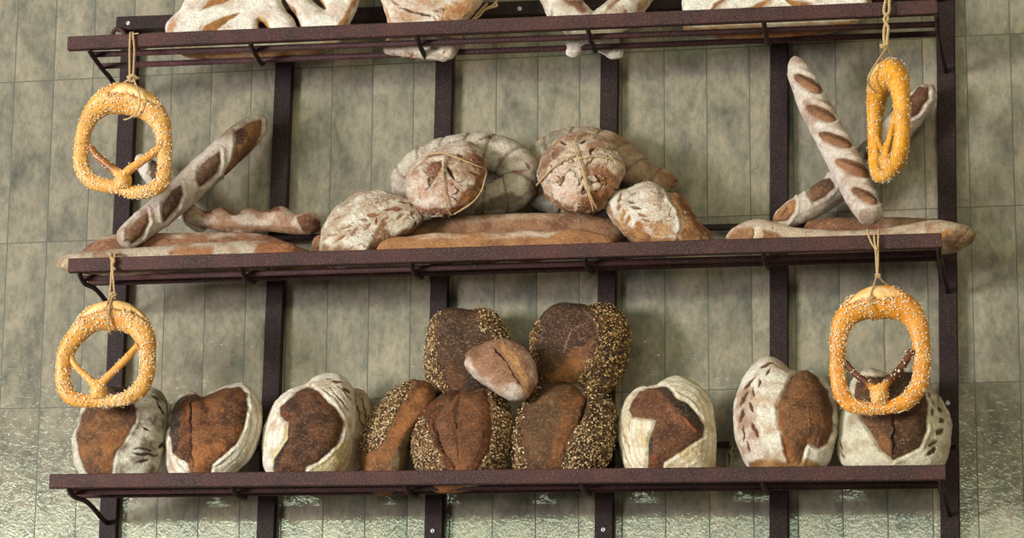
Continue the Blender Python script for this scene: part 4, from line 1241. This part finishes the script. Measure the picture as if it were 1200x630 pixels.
# ------------------------------------------------------------------ top shelf
GOLD = ((190, 128, 62), (150, 94, 42))
PALE = ((240, 232, 220), (210, 186, 166))
T1 = lambda p: Z(180, 0, 4.8, p)
slab('large floured leaf shaped flat bread with golden slits, left end of the top shelf', [(195, 40), (194, 29), (202, 19), (211, 11), (217, -2), (232, -28), (262, -52), (310, -64), (360, -56), (402, -34), (420, -6), (418, 12), (411, 26), (402, 46), (378, 61), (345, 66), (300, 69), (240, 70), (216, 66), (202, 54)],
     [T1([(594, 172), (590, 140), (597, 118), (618, 128), (655, 172), (640, 178)]), T1([(715, -30), (735, -10), (765, 45), (800, 85), (832, 160), (812, 160), (790, 105), (750, 65), (722, 15)]), T1([(880, -60), (905, -30), (940, 10), (968, 52), (945, 45), (900, 10), (870, -30)])],
     -0.110, 0.22, 0.030, PALE, [
         (T1([(262, 190), (285, 140), (400, 85), (492, 65), (440, 105), (360, 160), (330, 190)]), GOLD[0], GOLD[1], 0.8, -0.006),
         (T1([(268, 52), (310, 0), (340, -30), (470, -20), (390, 18)]), GOLD[0], GOLD[1], 0.8, -0.004),
         (T1([(575, 110), (600, 80), (640, 120), (662, 175), (645, 178), (600, 118), (590, 175)]), GOLD[0], (220, 190, 150), 0.8),
         (T1([(715, -20), (800, 60), (835, 165), (815, 165), (770, 60)]), GOLD[0], GOLD[1], 1.4),
         (T1([(1160, -20), (1115, 60), (1080, 160), (1020, 170), (1070, 90), (1110, 0)]), GOLD[0], GOLD[1], 2.0),
         (T1([(930, -40), (975, 50), (960, 60), (925, 0)]), GOLD[0], GOLD[1], 1.0),
         (T1([(80, 180), (75, 140), (110, 100), (130, 130), (110, 190)]), (206, 160, 130), (180, 130, 96), 2),
         (T1([(100, 265), (240, 262), (500, 300), (900, 250), (1010, 230), (960, 330), (500, 340), (180, 340)]), (216, 172, 124), (190, 138, 88), 3)], [], 51)
T2 = lambda p: Z(430, 0, 7.06, p)
o = loaf('round floured bread with a cracked ring fold, second on the top shelf', [(446, -8), (451, -36), (475, -60), (508, -66), (545, -52), (566, -20), (566, 0), (558, 13), (545, 27), (541, 45), (538, 58), (528, 70), (505, 70), (470, 66), (450, 62), (452, 48), (457, 36), (453, 20), (449, 8)],
         -0.130, lean=0.2, T=0.05, Tb=0.03, base=((230, 216, 200), (186, 140, 104)), seed=52, bias=0.05, cracks=(30, 0.010, 0.003, (140, 100, 76)),
         regions=[(T2([(560, 90), (640, 60), (720, 10), (800, 0), (950, 0), (880, 100), (760, 190), (580, 190), (620, 130)]), (212, 170, 130), (182, 126, 84), 3),
                  (T2([(130, 30), (160, 60), (215, 210), (190, 200)]), (204, 150, 104), (178, 120, 78), 2),
                  (T2([(430, 80), (500, 85), (560, 115), (470, 120)]), (226, 214, 186), (206, 190, 150), 1),
                  (T2([(540, 80), (600, 70), (650, 75), (600, 110), (550, 105)]), (140, 96, 48), (110, 76, 44), 1.5)],
         scores=[((456, -2), (470, 9), 0.9, (130, 96, 74), 0.003), ((470, 9), (486, 15), 1.2, (96, 70, 56), 0.005), ((486, 15), (506, 18), 1.5, (84, 62, 50), 0.006), ((508, 18), (514, 27), 1.0, (170, 120, 80)), ((470, 20), (478, 25), 1.0, (170, 140, 118)), ((524, 20), (534, 26), 1.1, (160, 112, 76))])
twine_child(o, [[(548, 26), (560, 20), (568, 11), (578, 6), (584, -2)], [(566, 12), (574, 9), (582, 7), (581, 3)], [(553, 24), (558, 18), (566, 9), (571, 4)]], lambda x, y: px2w(x, y, -0.115), 0.0026, 3)
arms = []
for pts, ys in (([(646, -30, 22), (652, -14, 23), (664, 12, 22), (684, 30, 20), (706, 46, 15), (722, 60, 11), (729, 66, 7)], (-0.11, -0.13)), ([(754, -30, 22), (746, -12, 23), (730, 12, 21), (706, 30, 19), (684, 46, 14), (670, 60, 10), (664, 65, 6)], (-0.09, -0.15))):
    P, r = path_px(pts, ys[0], ys[1], 150)
    s = np.linspace(0, 1, 150)
    e = np.clip(np.minimum(s, 1 - s) * 12, 0, 1)
    V, F, ss, ph = sweep(P, r * np.sqrt(np.clip(1 - (1 - e) ** 2, 0.02, 1)), 56, 0.9)
    nn = normals(V, F)
    if (nn * (V - P[np.minimum((ss * 149).round().astype(int), 149)])).sum() < 0:
        F = np.stack([F[:, 1], F[:, 0], F[:, 3], F[:, 2]], 1)
    RB = ((168, 116, 92), (132, 84, 62))
    col, disp, nn, _ = paint(V, F, ((232, 222, 206), (188, 164, 144)), [
        (Z(610, 0, 7.06, [(330, -30), (400, 0), (520, 0), (555, 100), (520, 120), (440, 70), (370, 20)]), RB[0], RB[1], 2.2),
        (Z(610, 0, 7.06, [(850, 130), (855, 80), (880, 60), (885, 130)]), RB[0], RB[1], 1.0),
        (Z(610, 0, 7.06, [(690, 100), (740, 30), (800, -20), (850, -20), (760, 60), (710, 110), (600, 140)]), RB[0], RB[1], 1.5),
        (Z(610, 0, 7.06, [(250, 80), (265, 90), (270, 150), (245, 140)]), RB[0], RB[1], 1.2),
        (Z(610, 0, 7.06, [(940, 110), (980, 20), (1060, -20), (1060, 40), (970, 130)]), (196, 160, 124), (160, 120, 90), 2)], [], 53, 0.05, bumps=(0.003, 40))
    arms.append((V + nn * disp[:, None], tri_fix(F), col))
V, F = join([(a, f) for a, f, c in arms])
o = link_mesh('crossed_bread', V, F, M_CRUST, None, np.vstack([c for a, f, c in arms]))
tag(o, 'floured bread shaped like an X hanging through the slats of the top shelf', 'bread')
T4 = lambda p: Z(780, 0, 4.615, p)
slab('large floured leaf shaped flat bread with golden slits, right end of the top shelf', [(800, 16), (800, -4), (812, -35), (850, -56), (905, -64), (965, -54), (1005, -28), (1021, 0), (1021, 8), (1010, 21), (996, 32), (950, 43), (900, 47), (850, 47), (806, 40), (801, 30)],
     [], -0.115, 0.22, 0.030, PALE, [
         (T4([(228, 68), (262, 20), (325, -10), (345, -10), (290, 30), (255, 68)]), GOLD[0], GOLD[1], 0.8, -0.006),
         (T4([(395, 52), (470, 35), (530, 10), (560, -10), (575, -5), (520, 45), (480, 60)]), GOLD[0], GOLD[1], 0.8, -0.006),
         (T4([(630, -10), (660, 20), (700, 40), (800, 40), (760, 15), (700, 10), (660, -15)]), GOLD[0], GOLD[1], 0.8, -0.006),
         (T4([(1085, -20), (1110, -20), (1110, 30), (1090, 30)]), (200, 150, 104), (170, 116, 70), 1),
         (T4([(95, 150), (300, 140), (500, 165), (800, 140), (1060, 95), (1000, 150), (800, 200), (480, 225), (120, 190)]), (206, 150, 96), (184, 122, 70), 3),
         (T4([(250, 140), (520, 130), (520, 160), (700, 120), (820, 120), (780, 145), (500, 170), (300, 165)]), (222, 196, 172), (206, 160, 120), 2)], [], 54)

# ------------------------------------------------------------------ hanging pretzels
PG = ((222, 162, 80), (202, 134, 54))
PALEP = ((244, 208, 148), (234, 188, 118))
SESAME = [((248, 238, 208), 5), ((238, 220, 176), 3), ((226, 196, 140), 1)]


def pretzel(label, ring, arms, knot, split, crease, Y, seed, dark=((150, 92, 40), (110, 62, 30)), flat=0.72, seeds=1500, xf=None, gold=PG):
    def tube(pts, closed, n, y, flat, cols, regs, sd, scs=()):
        P, r = path_px(pts, y, None, n, closed)
        V, F, ss, ph = sweep(P, r, 44, flat, closed=closed)
        nn = normals(V, F)
        if (nn * (V - P[np.minimum((ss * (n - 1)).round().astype(int), n - 1)])).sum() < 0:
            F = np.stack([F[:, 1], F[:, 0], F[:, 3], F[:, 2]], 1)
        col, disp, nn, _ = paint(V, F, cols, regs, scs, sd, 0.0, bumps=(0.0008, 30), ears=0.0012)
        V = V + nn * disp[:, None]
        return V, F, nn, col
    V, F, nn, col = tube(ring, True, 260, Y, flat, gold, [(split, PALEP[0], PALEP[1], 0.4, 0.003)], seed, [(crease[q], crease[q + 1], 1.5, (158, 98, 46), 0.004) for q in range(len(crease) - 1)])
    tp = xf or (lambda v: v)
    Vt = tp(V)
    o = link_mesh('pretzel', Vt, tri_fix(F), M_PRETZEL, None, col)
    tag(o, label, 'pretzel', 'sesame pretzels hung on twine')
    allV, allN, allM = [Vt], [normals(Vt, F)], [np.ones(len(V))]
    P2 = w2px(V)
    allM[0] = np.where(sdpoly(P2, split) > -0.5, 0.0, 1.0) * (0.30 + nz(V, 25, 2, seed) ** 1.5 + 2.2 * np.exp(-(np.min([dseg(P2, crease[q], crease[q + 1])[0] for q in range(len(crease) - 1)], axis=0) / 10) ** 2))
    for q, (pts, y) in enumerate(arms):
        V, F, nn, col = tube(pts, False, 60, y, 0.85, dark if q in DARKARMS.get(seed, (0, 1)) else gold, [], seed + q + 1)
        d = np.hypot(*(w2px(V) - np.array(knot[:2])).T)
        k = 1 - sst(d, 10, 24)
        col = col * (1 - k)[:, None] + lin(gold[0]) * k[:, None]
        Vt = tp(V)
        link_mesh('arm', Vt, tri_fix(F), M_PRETZEL, o, col)
        allV.append(Vt); allN.append(normals(Vt, F)); allM.append(np.full(len(V), 0.10))
    # the knot
    kx, ky, kr, kh = knot
    V, F, nn, col = tube([(kx - kr * 0.3, ky - kh, kr * 0.55), (kx, ky - kh * 0.4, kr * 0.95), (kx, ky + kh * 0.3, kr), (kx, ky + kh * 0.9, kr * 0.8)], False, 40, Y - 0.004, 0.9, ((226, 166, 80), (206, 138, 56)), [], seed + 7)
    Vt = tp(V)
    link_mesh('knot', Vt, tri_fix(F), M_PRETZEL, o, col)
    allV.append(Vt); allN.append(normals(Vt, F)); allM.append(np.full(len(V), 0.25))
    A, B, C = np.vstack(allV), np.vstack(allN), np.concatenate(allM)
    f = np.clip(0.25 - B[:, 1] if xf is None else np.ones(len(B)) * 0.8, 0.02, 1)
    seeds_on('sesame_seeds', A, B, C * f + 1e-9, seeds, 0.0020, SESAME, seed, o)
    return o


DARKARMS = {61: (0,), 62: (), 63: (0, 1), 64: ()}
YP = -0.278
zz = lambda p: Z(60, 80, 3.706, p)
pretzel('sesame pretzel hanging from the top shelf over the left post, facing front', zz([(325, 132, 70), (240, 145, 60), (178, 200, 42), (142, 275, 33), (130, 360, 32), (135, 430, 34), (170, 484, 34), (230, 508, 30), (300, 520, 28), (350, 538, 27), (425, 532, 31), (478, 500, 33), (493, 440, 32), (493, 370, 32), (488, 290, 36), (468, 225, 46), (410, 165, 60)]),
        [(zz([(168, 335, 12), (195, 375, 16), (240, 415, 18), (290, 455, 20), (312, 490, 20)]), YP), (zz([(478, 335, 15), (440, 370, 17), (390, 405, 18), (335, 445, 20), (306, 480, 20)]), YP - 0.008)],
        (60 + 312 / 3.706, 80 + 490 / 3.706, 38 / 3.706, 40 / 3.706), zz([(250, 108), (285, 72), (330, 60), (400, 88), (440, 125), (460, 155), (400, 132), (330, 104)]), zz([(240, 116), (290, 104), (340, 108), (400, 136), (462, 160)]), YP, 61)
zz = lambda p: Z(50, 330, 3.94, p)
pretzel('sesame pretzel hanging from the middle shelf at the lower left, facing front', zz([(320, 155, 72), (240, 170, 60), (168, 235, 45), (112, 315, 40), (96, 390, 35), (97, 470, 36), (128, 530, 36), (180, 548, 32), (250, 552, 28), (330, 550, 28), (400, 532, 34), (452, 490, 38), (483, 420, 36), (486, 350, 38), (478, 272, 45), (442, 205, 56), (390, 168, 66)]),
        [(zz([(124, 330, 12), (150, 385, 15), (195, 430, 16), (240, 475, 18), (258, 505, 18)]), YP), (zz([(440, 290, 14), (390, 350, 17), (330, 410, 18), (280, 460, 20), (256, 495, 20)]), YP - 0.008)],
        (50 + 257 / 3.94, 330 + 500 / 3.94, 38 / 3.94, 44 / 3.94), zz([(215, 125), (260, 95), (330, 76), (410, 95), (470, 150), (475, 168), (400, 128), (320, 116), (250, 130), (180, 158)]), zz([(178, 162), (245, 134), (320, 118), (400, 130), (476, 170)]), YP, 62)
zz = lambda p: Z(960, 320, 3.707, p)
R3 = zz([(240, 128, 74), (172, 150, 60), (112, 200, 48), (85, 280, 38), (80, 360, 34), (82, 440, 35), (97, 520, 36), (140, 570, 35), (200, 586, 29), (270, 586, 28), (330, 575, 32), (392, 545, 38), (435, 480, 38), (447, 400, 37), (445, 320, 38), (430, 235, 45), (388, 165, 56), (315, 130, 70)])
A3 = [(zz([(112, 385, 12), (150, 430, 14), (200, 470, 16), (235, 500, 18), (262, 540, 20)]), YP), (zz([(402, 335, 14), (370, 390, 16), (330, 440, 17), (290, 480, 19), (262, 520, 20)]), YP - 0.008)]
K3 = (960 + 262 / 3.707, 320 + 530 / 3.707, 38 / 3.707, 44 / 3.707)
C3 = zz([(125, 133), (205, 114), (280, 109), (352, 95)])
S3 = zz([(125, 130), (165, 80), (230, 50), (300, 62), (350, 92), (280, 106), (210, 110), (150, 125)])
pretzel('sesame pretzel with dark crossed arms hanging at the lower right, facing front', R3, A3, K3, S3, C3, YP, 63, dark=((104, 56, 30), (80, 42, 26)), gold=((220, 146, 50), (202, 122, 32)))
src = px2w(960 + 265 / 3.707, 320 + 328 / 3.707, YP)
dst = px2w(1041, 138.5, YP)


def turn(v, ang=math.radians(-66), s=0.945):
    d = (v - src) * s
    c, sn = math.cos(ang), math.sin(ang)
    return np.stack([dst[0] + c * d[:, 0] - sn * d[:, 1], dst[1] + sn * d[:, 0] + c * d[:, 1], dst[2] + d[:, 2]], 1)


pretzel('sesame pretzel turned nearly edge on, hanging at the upper right', R3, A3, K3, S3, C3, YP, 64, flat=1.0, seeds=1500, xf=turn, gold=((228, 160, 50), (210, 136, 32)))


def hanging_twine(label, lines, seed):
    parts = []
    for r, ln in lines:
        P = np.array([px2w(x, y, d) for x, y, d in ln])
        P = catmull(P[:, [0, 2, 1]], 70, False)[:, [0, 2, 1]] if len(P) > 2 else np.linspace(P[0], P[1], 30)
        parts.append(strand(P, r, seed))
    V, F = join(parts)
    o = link_mesh('hanging_twine', V, F, M_TWINE)
    tag(o, label, 'twine', 'twine loops the pretzels hang on')
    return o


yb, yf = -0.226, -0.255
hanging_twine('twine loop from the top shelf bar down to the upper left pretzel', [
    (0.0022, [(156, 54, yb), (154, 40, -0.232), (153, 38.5, -0.243), (152.5, 42, yf), (152, 58, yf), (152, 75, -0.268), (152, 92, -0.276)]),
    (0.0022, [(157, 54, yb), (156, 40, -0.232), (156, 38.5, -0.243), (156, 42, yf), (157.5, 58, yf), (157, 75, -0.268), (156, 92, -0.276)]),
    (0.0028, [(149, 91, -0.283), (154, 88, -0.286), (159, 90, -0.284), (157, 95, -0.280), (151, 94, -0.282), (154, 89, -0.288), (163, 92, -0.280)]),
    (0.0019, [(154, 92, -0.284), (148, 95, -0.280), (143.5, 98, -0.268)]),
    (0.0017, [(156, 92, -0.286), (159, 98, -0.298), (163, 110, -0.305), (164, 122, -0.306), (159, 133, -0.300), (150, 139, -0.285), (145, 140, -0.270)]),
    (0.0012, [(155, 40, yf), (162, 39, -0.258)])], 1)
hanging_twine('twine loop from the middle shelf bar down to the lower left pretzel', [
    (0.0022, [(132, 312, yb), (131, 299, -0.232), (130, 296.5, -0.243), (130, 300, yf), (131, 310, -0.257), (130, 330, -0.268), (128, 352, -0.282)]),
    (0.0022, [(134, 312, yb), (134, 299, -0.232), (134.5, 296.5, -0.243), (134.5, 300, yf), (132, 310, -0.259), (133, 330, -0.268), (135, 350, -0.278)]),
    (0.0028, [(129, 301, -0.257), (134, 305, -0.260), (131, 311, -0.260), (135, 316, -0.260)]),
    (0.0026, [(129, 346, -0.284), (132, 343, -0.288), (136, 345, -0.284), (131, 348, -0.288)]),
    (0.0019, [(130, 348, -0.288), (125, 358, -0.302), (126, 374, -0.304), (129, 388, -0.292), (130, 391, -0.272)]),
    (0.0019, [(132, 348, -0.288), (128, 360, -0.303), (127, 376, -0.304), (128, 390, -0.290)])], 2)
hanging_twine('twine loop from the middle shelf bar down to the lower right pretzel', [
    (0.0020, [(1018, 285, yb), (1017, 272, -0.232), (1017, 269, -0.243), (1017, 273, yf), (1021, 284, -0.258), (1026, 293, -0.260), (1027, 310, -0.268), (1028, 324, -0.278)]),
    (0.0020, [(1031, 285, yb), (1030, 272, -0.232), (1030, 269, -0.243), (1029.5, 273, yf), (1029, 284, -0.258), (1029, 295, -0.260), (1029, 310, -0.270), (1028, 324, -0.280)]),
    (0.0019, [(1024, 273, yf), (1025, 284, -0.258), (1028, 293, -0.262)]),
    (0.0018, [(1028, 322, -0.282), (1024, 334, -0.296), (1020, 346, -0.304), (1019, 360, -0.306), (1021, 372, -0.300), (1023, 375, -0.280)]),
    (0.0018, [(1028, 322, -0.280), (1035, 330, -0.276), (1043, 336, -0.268)]),
    (0.0024, [(1026, 322, -0.282), (1030, 321, -0.286), (1030, 325, -0.284), (1026, 324, -0.286)])], 3)
hanging_twine('thick knotted twine from the top shelf bar down to the edge on pretzel', [
    (0.0030, [(1037, 14, yb), (1038, 0, -0.230), (1038.5, -4, -0.243), (1038, 0, -0.256), (1036, 14, -0.259), (1041, 22, -0.262), (1037, 30, -0.264), (1036, 44, -0.268), (1039, 58, -0.276)]),
    (0.0030, [(1043, 14, yb), (1043, 0, -0.230), (1042, -4, -0.243), (1042, 0, -0.256), (1042, 14, -0.261), (1036, 22, -0.264), (1041, 32, -0.266), (1040, 44, -0.270), (1040, 58, -0.278)]),
    (0.0024, [(1031, 54, -0.284), (1034, 52, -0.287), (1036, 56, -0.286), (1032, 55, -0.288), (1039, 58, -0.282)]),
    (0.0021, [(1039, 57, -0.284), (1031, 68, -0.306), (1022, 82, -0.320), (1017, 93, -0.316), (1020, 102, -0.300), (1026, 108, -0.290)]),
    (0.0020, [(1040, 57, -0.280), (1044, 62, -0.270), (1047, 68, -0.255)])], 4)
